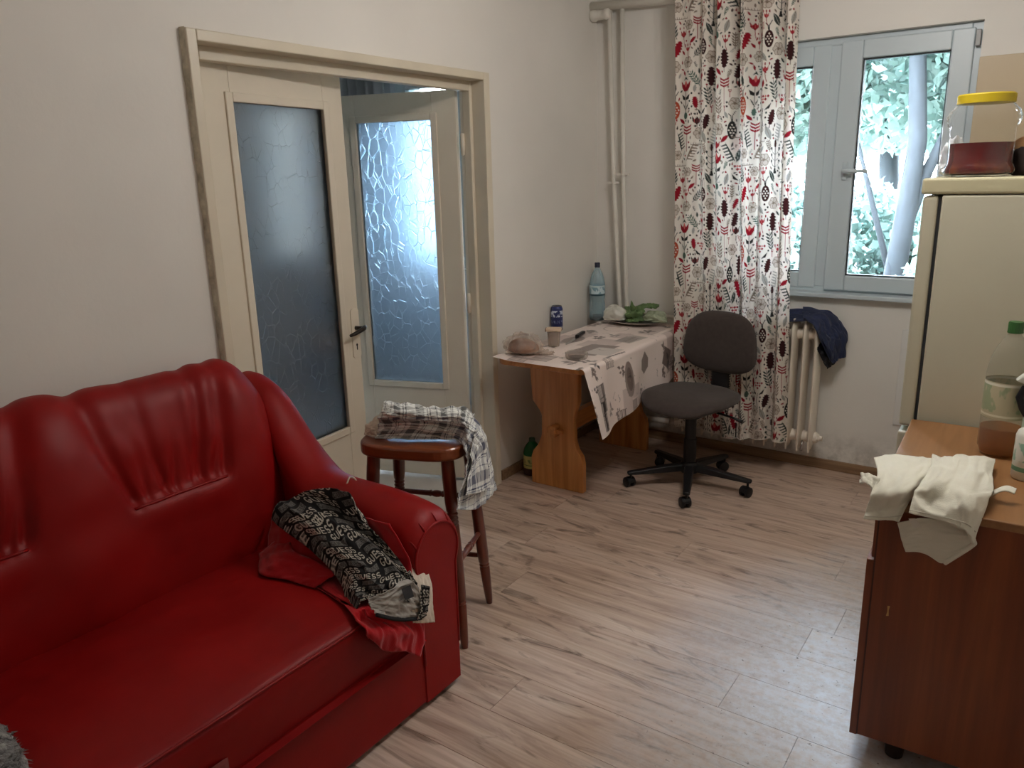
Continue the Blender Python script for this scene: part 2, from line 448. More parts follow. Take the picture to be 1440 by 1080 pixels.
struct('ceiling', MB().box(HX0 - .3, XR + .3, YF - .3, YB + WT, ZC, ZC + 0.2), M['ceil'])

DY0, DY1, DZ = 1.545, 3.015, 1.985          # rough door opening in the left wall
wl_ = MB().box(XL - .12, XL, YF, DY0, -.1, ZC).box(XL - .12, XL, DY1, YB, -.1, ZC).box(XL - .12, XL, DY0, DY1, DZ, ZC)
struct('wall_left', wl_, M['wall'])
WX0, WX1, WZ0, WZ1 = -1.62, -0.385, 0.935, 2.148   # window opening
HWX0, HWX1, HWZ0, HWZ1 = -3.85, -2.75, 0.95, 2.20  # hall window opening
wb = MB()
wb.box(WX1, XR + .3, YB, YB + WT, -.1, ZC).box(WX0, WX1, YB, YB + WT, -.1, WZ0).box(WX0, WX1, YB, YB + WT, WZ1, ZC)
wb.box(XL - .06, WX0, YB, YB + WT, -.1, ZC)
struct('wall_back', wb, M['wall_s'])
facade = MB().box(-16, 12, YB + .02, YB + WT, ZC, 12.0).box(-16, HX0 - .3, YB + .02, YB + WT, -1.3, ZC).box(XR + .3, 12, YB + .02, YB + WT, -1.3, ZC)
struct('wall_facade', facade, pm('facade_render', (128, 124, 116), .9))   # outer wall above and beside the room, added unseen to shade the trees
struct('wall_sky_blocker', MB().box(2.2, 12, YB + WT, 16, -1.3, 12.0), pm('sky_blocker_render', (112, 108, 100), .9))   # unseen wing added to block sky light from the left wall
hb = MB().box(HWX1, XL - .06, YB, YB + WT, -.1, ZC).box(HWX0, HWX1, YB, YB + WT, -.1, HWZ0).box(HWX0, HWX1, YB, YB + WT, HWZ1, ZC).box(HX0 - .3, HWX0, YB, YB + WT, -.1, ZC)
struct('wall_hall_back', hb, M['hallwall'])
struct('wall_hall_left', MB().box(HX0 - .3, HX0, HY0 - .2, YB, -.1, ZC), M['hallwall'])
struct('wall_hall_front', MB().box(HX0 - .3, XL - .12, HY0 - .2, HY0, -.1, ZC), M['hallwall'])
struct('wall_right', MB().box(XR, XR + .3, YF, YB, -.1, ZC), M['wall'])
struct('wall_front', MB().box(XL - .12, XR + .3, YF - .3, YF, -.1, ZC), M['wall'])
struct('baseboard_back', MB().box(-2.25, 0.8, YB - .013, YB, 0, 0.055), M['base'], bevel=.003)
struct('baseboard_left', MB().box(XL, XL + .013, 3.085, YB - .013, 0, 0.055), M['base'], bevel=.003)

# ---- door casing
tr = sroot('trim_1', (0, 0, 0))
def tp(n, *bx):
    b = MB()
    for q in bx: b.box(*q)
    return mk(n, b, M['trim'], tr, bevel=.004)
tp('side_casing', (-2.31, -2.234, 1.517, 1.553, 0, 2.008))
tp('side_casing', (-2.31, -2.234, 3.010, 3.052, 0, 2.008))
tp('head_casing', (-2.31, -2.234, 1.553, 3.010, 1.974, 2.008))
tp('inner_jamb', (-2.352, -2.308, 1.535, 1.604, 0, 1.975))
tp('inner_jamb', (-2.352, -2.308, 2.992, 3.022, 0, 1.975))
tp('inner_head', (-2.352, -2.308, 1.604, 2.992, 1.932, 1.984))
# ragged unpainted plaster edge along the left casing
pts = []
zz = np.linspace(0, 2.01, 70); r2 = np.random.RandomState(3)
pe = MB(); ring = []
for z in zz:
    w = 0.003 + 0.006 * abs(snoise(np.array([z * 6.0]), np.array([0.3]), 4)[0]); ring.append([(XL - .001, 1.5175 - w, z), (XL + .006 + w * .5, 1.5175 - w * .6, z), (XL + .024, 1.5175, z)])
pe.grid(np.array(ring)); mk('plaster_edge', pe, M['trimedge'], tr)

# ---- door leaves
def leaf(name, loc, rotz, W, y0, y1, gs0, gs1, gz0, gz1, zb, zt, s0):
    root = sroot(name, loc, rotz)
    b = MB().box(s0, gs0, y0, y1, zb, zt).box(gs1, W, y0, y1, zb, zt).box(gs0, gs1, y0, y1, gz1, zt).box(gs0, gs1, y0, y1, zb, gz0)
    mk('leaf_frame', b, M['door'], root, bevel=.003)
    ym = (y0 + y1) / 2
    mk('pane', MB().box(gs0 - .004, gs1 + .004, ym - .003, ym + .003, gz0 - .004, gz1 + .004), M['dglass'], root)
    for sgn in (0, 1):
        yo = (y0 - .008, y0 + .010) if sgn == 0 else (y1 - .010, y1 + .008)
        for q in ((gs0 - .026, gs0 + .006, gz0 - .026, gz1 + .026), (gs1 - .006, gs1 + .026, gz0 - .026, gz1 + .026),
                  (gs0 + .006, gs1 - .006, gz1 - .006, gz1 + .026), (gs0 + .006, gs1 - .006, gz0 - .026, gz0 + .006)):
            mk('glazing_bead', MB().box(q[0], q[1], yo[0], yo[1], q[2], q[3]), M['door'], root, bevel=.004)
    return root
dl = leaf('door_1', (-2.356, 1.594, 0), PI / 2 + math.radians(5.9), 0.724, 0.0, 0.036, 0.156, 0.614, 0.518, 1.824, 0.012, 1.962, 0)
dr = leaf('door_2', (-2.356, 2.989, 0), PI + math.radians(18), 0.655, -0.036, 0.0, 0.150, 0.553, 0.527, 1.822, 0.022, 1.945, 0.028)
# handle on the left leaf
b = MB()
pl_ = [(.757 + .025 * math.cos(a), .822 + .014 * math.sin(a)) for a in np.linspace(PI, 2 * PI, 9)] + [(.782 + .0 * a, 0) for a in ()] + [(.757 + .025 * math.cos(a), 1.012 + .014 * math.sin(a)) for a in np.linspace(0, PI, 9)]
pl_ = [(x + .020, z) for x, z in pl_]
SH = (.080, 0, 0)
mk('handle_plate', MB().prism(pl_, -.0045, 0.001).shift(SH), M['door'], dl, bevel=.001)
mk('keyhole', MB().prism([(.7745, .846), (.7795, .846), (.7795, .862), (.7825, .868), (.777, .875), (.7715, .868), (.7745, .862)], -.0056, -.004).shift(SH), M['hole'], dl)
hd = MB().tube([(.778, .0, .941), (.778, -.045, .941)], .009, 12)
hd.tube([(.795, -.040, .944), (.778, -.050, .943), (.755, -.052, .938), (.72, -.050, .930), (.690, -.048, .926)], [.009, .0105, .0095, .0085, .006], 12)
mk('handle', hd.shift(SH), M['steel'], dl, smooth=True)
hd2 = MB().tube([(.778, .036, .941), (.778, .085, .941)], .009, 12).tube([(.795, .080, .944), (.76, .09, .94), (.69, .088, .93)], [.009, .0095, .006], 12)
mk('rear_handle', hd2.shift(SH), M['steel'], dl, smooth=True)
for z in (1.70, 0.95, 0.25):
    mk('hinge', MB().lathe([(.0, z - .05), (.009, z - .048), (.011, z), (.009, z + .048), (0, z + .05)], (-.002, .004, 0), 12), M['door'], dr, smooth=True)
    mk('hinge', MB().lathe([(.0, z - .05), (.009, z - .048), (.011, z), (.009, z + .048), (0, z + .05)], (-.002, .04, 0), 12), M['door'], dl, smooth=True)

# ---- kitchen window
w1 = sroot('window_1', (0, 0, 0))
fy0, fy1 = 4.165, 4.235
fr = MB().box(WX0, WX0 + .05, fy0, fy1, WZ0, WZ1).box(WX1 - .045, WX1, fy0, fy1, WZ0, WZ1).box(WX0 + .05, WX1 - .045, fy0, fy1, WZ1 - .035, WZ1).box(WX0 + .05, WX1 - .045, fy0, fy1, WZ0, WZ0 + .03).box(-1.03, -0.95, fy0, fy1, WZ0 + .03, WZ1 - .035)
mk('window_frame', fr, M['pvc'], w1, bevel=.004)
def sash(x0, x1, z0, z1, gx0, gx1, gz0, gz1, yo):
    s = MB().box(x0, gx0, yo, yo + .06, z0, z1).box(gx1, x1, yo, yo + .06, z0, z1).box(gx0, gx1, yo, yo + .06, gz1, z1).box(gx0, gx1, yo, yo + .06, z0, gz0)
    so = mk('sash', s, M['pvc'], w1, bevel=.006)
    g = .006; ga = MB()
    for q in ((gx0, gx0 + g, gz0, gz1), (gx1 - g, gx1, gz0, gz1), (gx0 + g, gx1 - g, gz1 - g, gz1), (gx0 + g, gx1 - g, gz0, gz0 + g)):
        ga.box(q[0], q[1], yo + .018, yo + .05, q[2], q[3])
    mk('gasket', ga, M['gasket'], so)
    mk('pane', MB().box(gx0, gx1, yo + .030, yo + .034, gz0, gz1), M['wglass'], so)
    return so
sash(-0.965, -0.415, 0.950, 2.125, -0.868, -0.503, 1.025, 2.042, 4.148)
sash(-1.585, -1.012, 0.955, 2.120, -1.490, -1.095, 1.033, 2.030, 4.158)
hw = MB().box(-.917, -.893, 4.139, 4.149, 1.490, 1.575)
mk('handle_base', hw, M['pvc'], w1, bevel=.005)
mk('handle', MB().tube([(-.905, 4.140, 1.533), (-.905, 4.108, 1.533), (-.890, 4.103, 1.533), (-.84, 4.102, 1.532), (-.795, 4.104, 1.531)], [.009, .009, .010, .009, .0075], 12), M['pvc'], w1, smooth=True)
mk('hinge_cover', MB().box(-.412, -.392, 4.130, 4.150, 2.045, 2.112), pm('grey_hinge_cover', (150, 150, 150), .4), w1, bevel=.003)
mk('sill', MB().box(WX0 - .03, WX1 + .015, 4.075, 4.165, WZ0 - .016, WZ0 + .006), M['pvc'], w1, bevel=.004)
mk('outer_sill', MB().box(WX0 - .05, WX1 + .05, 4.24, 4.50, WZ0 - .02, WZ0), M['chrome'], w1)

# ---- hall window
w2 = sroot('window_2', (0, 0, 0))
hf = MB().box(HWX0, HWX0 + .09, fy0, fy1, HWZ0, HWZ1).box(HWX1 - .09, HWX1, fy0, fy1, HWZ0, HWZ1).box(HWX0 + .09, HWX1 - .09, fy0, fy1, HWZ1 - .07, HWZ1).box(HWX0 + .09, HWX1 - .09, fy0, fy1, HWZ0, HWZ0 + .08).box(-3.35, -3.25, fy0, fy1, HWZ0 + .08, HWZ1 - .07)
mk('window_frame', hf, M['pvc'], w2, bevel=.005)
mk('pane', MB().box(HWX0 + .09, -3.35, 4.198, 4.202, HWZ0 + .08, HWZ1 - .07), M['wglass'], w2)
mk('pane', MB().box(-3.25, HWX1 - .09, 4.198, 4.202, HWZ0 + .08, HWZ1 - .07), M['wglass'], w2)

# ---- sheer curtain in the hall, seen over the open leaf
hc = thing('sheer_curtain', 'thin grey sheer curtain in the next room, seen above the open door leaf', 'curtain', (-4.1, 4.0, .1))
yy_ = np.linspace(0, 1, 90); zz_ = np.linspace(.1, 2.5, 12); Uh, Zh = np.meshgrid(yy_, zz_, indexing='ij')
shm = NT('sheer_voile'); tr_ = shm.n('BsdfTranslucent'); tr_.inputs[0].default_value = L4((170, 172, 176)); mx_ = shm.n('MixShader'); mx_.inputs[0].default_value = .5
shm.b.inputs['Base Color'].default_value = L4((176, 176, 178)); shm.l(shm.b.outputs[0], mx_.inputs[1]); shm.l(tr_.outputs[0], mx_.inputs[2]); shm.l(mx_.outputs[0], shm.out.inputs['Surface'])
mk('voile', MB().grid(np.stack([-4.55 + .75 * Uh, 4.0 + .03 * np.sin(Uh * 60), Zh], 2)), shm.m, hc, smooth=True, fixn=False)
mk('rail', MB().tube([(-4.7, 4.0, 2.51), (-2.6, 4.0, 2.51)], .01, 8), M['pipe'], hc)

# ---- panels on the back wall
struct('trim_2', MB().box(-0.386, XR, YB - .006, YB, 1.10, 1.997), M['beige'], bevel=.002)
struct('trim_3', MB().box(-0.572, XR, YB - .009, YB, 0.30, 0.785), M['board'], bevel=.002)
# ---------------------------------------------------------------- outside: garden and trees
struct('ground', MB().box(-60, 60, 4.6, 90, -1.3, -1.2), pm('garden_grass', (96, 106, 104), 0.9, var=0.25, vscale=1.2))
bark = pm('bark', (38, 42, 46), 0.9, var=0.25, vscale=6, stretch=(4, 4, 1))
def leaf_mat(name, col):
    t = NT(name); c = L4(col); oi = t.n('TexNoise', Scale=1.2); cc = t.n('TexCoord'); t.l(cc.outputs['Object'], oi.inputs['Vector'])
    r = t.ramp(oi.outputs[0], [(0.35, tuple(0.75 * x for x in c[:3])), (0.65, tuple(min(1, 1.2 * x) for x in c[:3]))])
    t.l(r.outputs[0], t.b.inputs['Base Color']); t.b.inputs['Roughness'].default_value = 0.5
    tr = t.n('BsdfTranslucent'); t.l(r.outputs[0], tr.inputs['Color']); mx = t.n('MixShader'); mx.inputs[0].default_value = 0.5
    t.l(t.b.outputs[0], mx.inputs[1]); t.l(tr.outputs[0], mx.inputs[2]); t.l(mx.outputs[0], t.out.inputs['Surface'])
    return t.m
LEAVES = [leaf_mat('leaf_light', (120, 142, 132)), leaf_mat('leaf_mid', (114, 136, 128)), leaf_mat('leaf_deep', (108, 130, 122))]
def leaf_cloud(cs, n, size, seed):
    r = np.random.RandomState(seed); b = MB(); wts = np.array([c[3] * c[4] * c[5] for c in cs]); wts = wts / wts.sum()
    k = r.choice(len(cs), n, p=wts); d = r.normal(size=(n, 3)); d /= np.linalg.norm(d, axis=1)[:, None]
    rad = r.uniform(0.35, 1.0, n) ** 0.5
    C = np.array([c[:3] for c in cs])[k] + d * rad[:, None] * np.array([c[3:] for c in cs])[k]
    a = r.normal(size=(n, 3)); a /= np.linalg.norm(a, axis=1)[:, None]
    e = np.cross(a, r.normal(size=(n, 3))); e /= np.linalg.norm(e, axis=1)[:, None]
    s = size * r.uniform(.6, 1.3, n)[:, None]
    V = np.stack([C - a * s, C + e * s * .55, C + a * s, C - e * s * .55], 1).reshape(-1, 3)
    b.v = V.tolist(); b.f = np.arange(4 * n).reshape(-1, 4).tolist()
    return b
def tree(label, loc, trunk, blobs, n, size, mi, seed, group=None):
    t = thing('tree', label, 'tree', loc, group=group)
    tb = MB()
    for path, r in trunk: tb.tube([(loc[0] + p[0], loc[1] + p[1], loc[2] + p[2]) for p in path], r, 10)
    mk('trunk', tb, bark, t, smooth=True)
    cr = mk('crown', leaf_cloud([(loc[0] + q[0], loc[1] + q[1], loc[2] + q[2], *q[3:]) for q in blobs], n, size, seed), LEAVES[mi], t, fixn=False)
    cr['kind'] = 'stuff'
# seen to the right of the middle of the right-hand pane: a leaning forked trunk
tree('forked leafy tree with leaning trunk seen through the right window pane', (-1.50, 9.2, -1.2),
     [([(0, 0, 0), (.04, 0, 1.0), (.09, 0, 1.7), (.14, 0, 2.4), (.17, 0, 3.0), (.08, .1, 3.8), (.12, .2, 5.4)], [.15, .12, .11, .10, .09, .08, .05]),
      ([(.10, 0, 2.0), (.28, .1, 2.7), (.55, .1, 3.4), (.8, .2, 4.4)], [.07, .06, .05, .03]),
      ([(.07, 0, 1.5), (-.2, .1, 2.3), (-.42, .1, 3.0)], [.035, .03, .02])],
     [(-.3, .9, 4.6, 1.5, 1.0, 1.2), (.8, .5, 4.4, 1.0, .9, 1.1), (-1.2, .7, 4.0, .9, .8, .9), (.2, .4, 6.0, 1.8, 1.3, 1.2), (.6, .7, 3.3, .5, .5, .5), (-.45, 1.0, 3.25, .55, .6, .45)], 15000, .085, 1, 1)
tree('pale leafy tree seen through the left window pane beside the curtain', (-3.9, 9.6, -1.2),
     [([(0, 0, 0), (.05, 0, 1.6), (-.1, 0, 3.0), (.1, 0, 4.6)], [.17, .14, .11, .06]), ([(0, 0, 2.2), (.5, .1, 3.2), (.8, .1, 4.2)], [.09, .07, .04])],
     [(0, 0, 4.4, 1.3, 1.0, 1.4), (.8, .1, 3.6, .8, .7, .8), (-.8, .4, 3.4, .8, .7, .9), (.1, .2, 2.6, .8, .6, .6)], 12000, .08, 0, 2)
tree('broad tree standing farther off behind the forked tree', (-2.6, 15.0, -1.2),
     [([(0, 0, 0), (.1, 0, 2.0), (-.1, 0, 4.5)], [.25, .2, .1])],
     [(0, 0, 5.0, 2.6, 1.5, 2.0), (1.9, .3, 4.2, 1.4, 1.2, 1.4), (-2.0, .2, 4.0, 1.5, 1.2, 1.4)], 9000, .14, 0, 3)
tree('tree at the right side of the window view above the fridge', (-.2, 10.2, -1.2),
     [([(0, 0, 0), (-.1, 0, 1.8), (.1, 0, 4.2)], [.18, .14, .07])],
     [(-.1, 0, 4.6, 1.4, 1.1, 1.5), (-.5, .1, 3.3, .8, .7, .7)], 8000, .09, 2, 4)
def bush(label, loc, blobs, n, size, mi, seed):
    t = thing('bush', label, 'bush', loc)
    sb = MB()
    for k in range(5):
        a = k * 1.3; sb.tube([(loc[0], loc[1], loc[2]), (loc[0] + .25 * math.cos(a), loc[1] + .2 * math.sin(a), loc[2] + .9)], [.03, .012], 6)
    mk('stem', sb, bark, t)
    c = mk('foliage', leaf_cloud([(loc[0] + q[0], loc[1] + q[1], loc[2] + q[2], *q[3:]) for q in blobs], n, size, seed), LEAVES[mi], t, fixn=False); c['kind'] = 'stuff'
bush('pale bush under the forked tree, right of the trunk', (-.75, 8.3, -1.2), [(0, 0, 1.1, .7, .5, .9), (.6, .1, .9, .7, .5, .8), (.1, 0, 2.0, .5, .4, .5)], 8000, .06, 0, 5)
bush('bush under the forked tree, left of the trunk', (-2.45, 8.5, -1.2), [(0, 0, 1.1, .85, .5, .9), (-.7, .2, .9, .7, .5, .8), (.3, .2, 1.9, .4, .4, .4), (-.6, .2, 2.0, .5, .4, .5)], 9000, .06, 1, 6)
bush('wide bush behind the trees along the far garden edge', (-3.0, 12.2, -1.2), [(0, 0, 1.3, 2.2, .7, 1.4), (2.4, 0, 1.2, 1.6, .6, 1.3), (-2.4, 0, 1.2, 1.6, .6, 1.3)], 16000, .09, 2, 7)

# ---------------------------------------------------------------- ceiling lamp (above the frame)
t = thing('ceiling_lamp', 'ceiling lamp with four bulbs above the room, out of the frame', 'lamp', (LAMP[0], LAMP[1], ZC))
mk('rod', MB().tube([(LAMP[0], LAMP[1], ZC), (LAMP[0], LAMP[1], LAMP[2] + .05)], .008), M['chrome'], t)
mk('ceiling_plate', MB().lathe([(.06, ZC - .03), (.06, ZC)], (LAMP[0], LAMP[1], 0), 20), M['chrome'], t)
bulbm = NT('bulb_glow'); bulbm.b.inputs['Emission Color'].default_value = (1, .93, .85, 1); bulbm.b.inputs['Emission Strength'].default_value = 14.0
for k in range(4):
    a = PI / 4 + k * PI / 2; x, y = LAMP[0] + .17 * math.cos(a), LAMP[1] + .17 * math.sin(a)
    mk('arm', MB().tube([(LAMP[0], LAMP[1], LAMP[2] + .06), (x, y, LAMP[2] + .05)], .006), M['chrome'], t)
    mk('bulb', MB().lathe([(0, -.045), (.018, -.04), (.028, -.02), (.026, 0), (.014, .03), (.012, .05)], (x, y, LAMP[2]), 14), bulbm.m, t, smooth=True)
    ld = bpy.data.lights.new('bulb_light', 'POINT'); ld.energy = LAMP_W; ld.color = (1.0, 0.95, 0.91); ld.shadow_soft_size = 0.035
    lo = bpy.data.objects.new('bulb_light', ld); COL.objects.link(lo); lo.location = (x, y, LAMP[2] - .09)

# ---------------------------------------------------------------- curtain
def motif_tile():
    R = Raster(0.46, 0.62, 0.0012, (226, 218, 208))
    BASEC = lin((226, 218, 208))
    K, RED, TAU, GRY, GRN, BRN, ORG, PNK, DG = (34, 34, 34), (140, 16, 34), (128, 112, 100), (158, 156, 150), (74, 96, 84), (54, 22, 24), (166, 70, 44), (206, 104, 100), (56, 64, 60)
    def leafm(x, y, s, c, a=0, vein=None):
        s *= 1.25
        p = [(0, -1), (.32, -.45), (.38, .1), (.22, .6), (0, 1), (-.22, .6), (-.38, .1), (-.32, -.45)]
        R.poly(rot2(p, x, y, s, a), c)
        if vein: R.line(rot2([(0, -.9), (0, .9)], x, y, s, a), .0022, vein)
    def fern(x, y, s, c, a=0, n=5):
        s *= 1.25
        R.line(rot2([(0, -1), (0, 1)], x, y, s, a), .0025, c)
        for k in range(n):
            t_ = -.75 + 1.6 * k / n; L = .5 * (1 - .35 * abs(t_))
            for m in (1, -1): R.poly(rot2([(0, t_), (m * L * .6, t_ + .12), (m * L, t_ + .42), (m * L * .35, t_ + .3)], x, y, s, a), c)
    def feather(x, y, s, c, a=0, m=1):
        s *= 1.25
        R.poly(rot2([(0, -1), (.12, -.4), (.15, .2), (.05, 1), (-.02, .2), (-.06, -.4)], x, y, s, a, m), c)
        for k in range(6):
            t_ = -.75 + .28 * k; R.poly(rot2([(.05, t_), (.55, t_ + .12), (.6, t_ + .24), (.08, t_ + .15)], x, y, s, a, m), c)
    def tulip(x, y, s):
        s *= 1.25
        R.line([(x, y - 2.6 * s), (x, y)], .003, K)
        R.poly(rot2([(-.62, .75), (-.55, .1), (-.25, -.3), (.25, -.3), (.55, .1), (.62, .75), (.3, .35), (0, .62), (-.3, .35)], x, y + .2 * s, s), RED)
        R.poly(rot2([(0, .1), (.22, .45), (0, .85), (-.22, .45)], x, y + .15 * s, s), PNK)
        R.poly(rot2([(-.34, .62), (0, 1.05), (.34, .62), (0, .78)], x, y + .32 * s, s), DG)
        for m in (1, -1):
            R.poly(rot2([(.06, -.45), (.42, -.35), (.55, .15), (.3, .0), (.08, -.15)], x, y - .55 * s, s, 0, m), K)
            R.poly(rot2([(.02, -.5), (.3, -.05), (.45, .3), (.16, .0)], x, y - 1.55 * s, s, 0, m), DG)
        R.ell(x, y - 2.55 * s, .26 * s, .36 * s, GRN)
    def oak(x, y, s, c, a=0):
        s *= 1.25
        p = []
        for k in range(13):
            t_ = -1 + 2 * k / 12; w = .52 * math.sqrt(max(0, 1 - t_ * t_)) * (1.0 if k % 2 else .55) + .04; p.append((w, t_))
        p += [(-u, v) for u, v in reversed(p)]; R.poly(rot2(p, x, y, s, a), c); R.line(rot2([(0, -1.4), (0, -.8)], x, y, s, a), .003, c)
    def pine(x, y, s, c):
        s *= 1.25
        R.ell(x, y, .46 * s, .85 * s, c)
        b = (222, 213, 202)
        for i in range(-2, 3):
            for j in range(-3, 4):
                px, py = (i + .5 * (j % 2)) * .3, j * .25
                if (px / .40) ** 2 + (py / .75) ** 2 < .9: R.poly(rot2([(0, -.1), (.11, 0), (0, .1), (-.11, 0)], x + px * s, y + py * s, s), b)
        R.line(rot2([(0, .8), (.02, 1.3), (.3, 1.75)], x, y, s), .0035, K); R.line(rot2([(-.05, .8), (-.12, 1.3), (-.35, 1.5)], x, y, s), .0035, K)
    def checker(x, y, s):
        s *= 1.25
        for j in range(4):
            for i in range(-3, 4):
                w = (3 - j * .8)
                if abs(i) <= w and (i + j) % 2 == 0: R.poly(rot2([(i * .24 - .15, .5 - j * .26), (i * .24, .62 - j * .26), (i * .24 + .15, .5 - j * .26), (i * .24, .36 - j * .26)], x, y, s), RED)
                elif abs(i) <= w - 1: R.poly(rot2([(i * .24 - .12, .5 - j * .26), (i * .24, .6 - j * .26), (i * .24 + .12, .5 - j * .26), (i * .24, .4 - j * .26)], x, y, s), PNK)
        for m in (1, -1): R.poly(rot2([(.1, -.75), (.6, -.6), (.8, -.1), (.45, -.4)], x, y, s, 0, m), K)
        R.line(rot2([(0, -.6), (-.1, -1.4), (.05, -2.2)], x, y, s), .003, K)
    def rose(x, y, s, c):
        s *= 1.25
        for k in range(6):
            a = k * PI / 3; R.ell(x + .52 * s * math.cos(a), y + .52 * s * math.sin(a), .4 * s, .4 * s, (196, 184, 172)); R.ell(x + .52 * s * math.cos(a), y + .52 * s * math.sin(a), .4 * s, .4 * s, c, 0, .0022)
        R.ell(x, y, .22 * s, .22 * s, c)
    def comb(x, y, w, c):
        R.line([(x - w, y), (x + w, y)], .003, c)
        for k in range(8): R.poly([(x - w + k * w / 3.6, y), (x - w + k * w / 3.6 + .004, y), (x - w + k * w / 3.6 + .001, y + .011)], c)
    def basket(x, y, s, c):
        s *= 1.25
        R.poly(rot2([(-.6, .6), (-.5, -.2), (0, -.6), (.5, -.2), (.6, .6), (.3, .1), (0, .5), (-.3, .1)], x, y, s), c)
        for q in (-.3, 0, .3): R.line(rot2([(q, -.3), (q * 1.2, .2)], x, y, s), .0018, PNK)
        R.line(rot2([(0, -.6), (.05, -1.3), (.3, -2.1)], x, y, s), .0025, c)
        for q in (-.7, 0, .7): R.ell(x + q * s, y + .85 * s, .003, .006, c)
    def candel(x, y, s):
        s *= 1.25
        R.line([(x, y - 1.6 * s), (x, y + s)], .005, K); R.poly(rot2([(-.2, -1.6), (.2, -1.6), (.12, -1.1), (-.12, -1.1)], x, y, s), K)
        for q in (-.8, -.2, .4):
            for m in (1, -1):
                R.line(rot2([(0, q - .2), (m * .35, q), (m * .5, q + .3)], x, y, s), .002, DG); R.ell(x + m * .5 * s, y + (q + .4) * s, .004, .006, DG)
        oak(x, y + 1.25 * s, .3 * s, BRN)
    def sproutd(x, y, s, c):
        s *= 1.25
        R.line(rot2([(0, -2.2), (0, 0)], x, y, s), .0025, c)
        for k in range(3):
            for m in (1, -1): R.poly(rot2([(0, k * .35 - .3), (.55, k * .35 - .1), (.65, k * .35 + .2), (.4, k * .35 + .05), (0, k * .35 - .1)], x, y, s, 0, m), c)
    # --- laid out over the repeat (0.46 x 0.62 m, y up)
    tulip(.075, .535, .034); tulip(.290, .225, .032)
    pine(.020, .455, .036, ORG); pine(.365, .36, .036, K); pine(.185, .085, .032, BRN)
    checker(.405, .185, .040); checker(.165, .46, .036)
    sproutd(.085, .355, .030, RED); sproutd(.330, .545, .028, RED); sproutd(.13, .19, .024, RED)
    oak(.425, .40, .036, BRN); oak(.225, .585, .032, BRN); oak(.33, .03, .030, BRN)
    oak(.425, .295, .036, RED, .5); oak(.03, .09, .028, RED, -.4)
    rose(.255, .41, .022, TAU); rose(.375, .47, .022, TAU); rose(.085, .03, .020, TAU); rose(.03, .26, .018, TAU)
    fern(.215, .50, .036, DG, .2); fern(.445, .13, .040, GRN, -.5); fern(.30, .46, .034, TAU, .1); fern(.015, .17, .032, DG, .3); fern(.12, .58, .030, GRN, .6); fern(.37, .10, .026, TAU, 0)
    feather(.04, .315, .036, DG, .3); feather(.36, .27, .040, DG, .5, -1); feather(.445, .50, .036, RED, .1); feather(.25, .33, .034, GRY, -.2, -1); feather(.10, .27, .036, TAU, -.4); feather(.26, .07, .034, GRY, .1); feather(.415, .035, .034, DG, .2)
    leafm(.19, .335, .026, GRY, .4, TAU); leafm(.33, .325, .020, RED, -.9); leafm(.395, .255, .024, DG, -.2, GRY); leafm(.055, .405, .016, RED, .9); leafm(.215, .155, .024, DG, .5, GRY); leafm(.11, .12, .016, RED, -.8); leafm(.44, .585, .024, GRY, .3, TAU); leafm(.30, .60, .016, RED, .7); leafm(.015, .555, .020, DG, .2); leafm(.34, .155, .022, GRY, -.3, TAU); leafm(.16, .02, .022, GRY, .7, TAU)
    comb(.14, .30, .034, TAU); comb(.395, .33, .032, TAU); comb(.05, .21, .030, TAU); comb(.28, .14, .026, GRY)
    basket(.13, .405, .026, BRN); basket(.29, .30, .024, RED); basket(.395, .555, .026, BRN); basket(.06, .15, .022, RED)
    candel(.23, .235, .034); candel(.455, .225, .030)
    rr = random.Random(2)
    def blank(x, y, r):
        i0, i1, j0, j1 = int((x - r) / R.res), int((x + r) / R.res), int((y - r) / R.res), int((y + r) / R.res)
        sub = R.a[np.ix_(np.arange(j0, j1) % R.H, np.arange(i0, i1) % R.W)]
        return (np.abs(sub - BASEC).sum(2) > .02).mean() < .05
    for rad in (.034, .026, .020, .015, .011, .008):
        for k in range(700):
            x, y = rr.uniform(0, .46), rr.uniform(0, .62)
            if not blank(x, y, rad): continue
            q = rr.random(); s = rad * .92; a = rr.uniform(-.7, .7)
            if rad > .024: (basket(x, y + .3 * s, s * .62, RED) if q < .3 else rose(x, y, s * .72, TAU) if q < .5 else fern(x, y, s * .85, rr.choice([GRN, DG, TAU]), a) if q < .75 else oak(x, y, s * .8, rr.choice([BRN, RED]), a))
            elif rad > .012: (fern(x, y, s * .8, rr.choice([GRN, DG, TAU, K]), a) if q < .35 else feather(x, y, s * .8, rr.choice([DG, GRY, RED]), a, rr.choice([1, -1])) if q < .6 else leafm(x, y, s * .75, rr.choice([RED, GRY, DG]), a, None) if q < .85 else sproutd(x, y + .5 * s, s * .45, RED))
            elif rad > .009: leafm(x, y, s * .7, rr.choice([RED, BRN, DG, TAU]), a * 2)
            else: R.ell(x, y, .0042, .0042, rr.choice([K, RED, BRN, DG]))
    for k in range(14):
        x, y = rr.uniform(0, .46), rr.uniform(0, .62); c = rr.choice([K, RED, DG, TAU, K])
        if rr.random() < .5: R.ell(x, y, .0045, .0045, c)
        else:
            a = rr.uniform(0, 6.28)
            for q in (-.4, 0, .4): R.poly(rot2([(0, 0), (.16, .5), (0, 1), (-.16, .5)], x, y, .011, a + q), c)
    return R
tile = motif_tile()
NU, NVc = 300, 780
u = np.linspace(0, 1, NU); zt, zb_ = 2.55, 0.185
Z = np.linspace(zt, zb_, NVc)
U, ZZ = np.meshgrid(u, Z, indexing='ij')
k = (zt - ZZ) / (zt - zb_)
xl = -1.692 + .066 * np.clip((2.36 - ZZ) / 2.18, 0, 1); xr_ = -1.100 + .072 * np.clip((2.28 - ZZ) / 2.05, 0, 1)
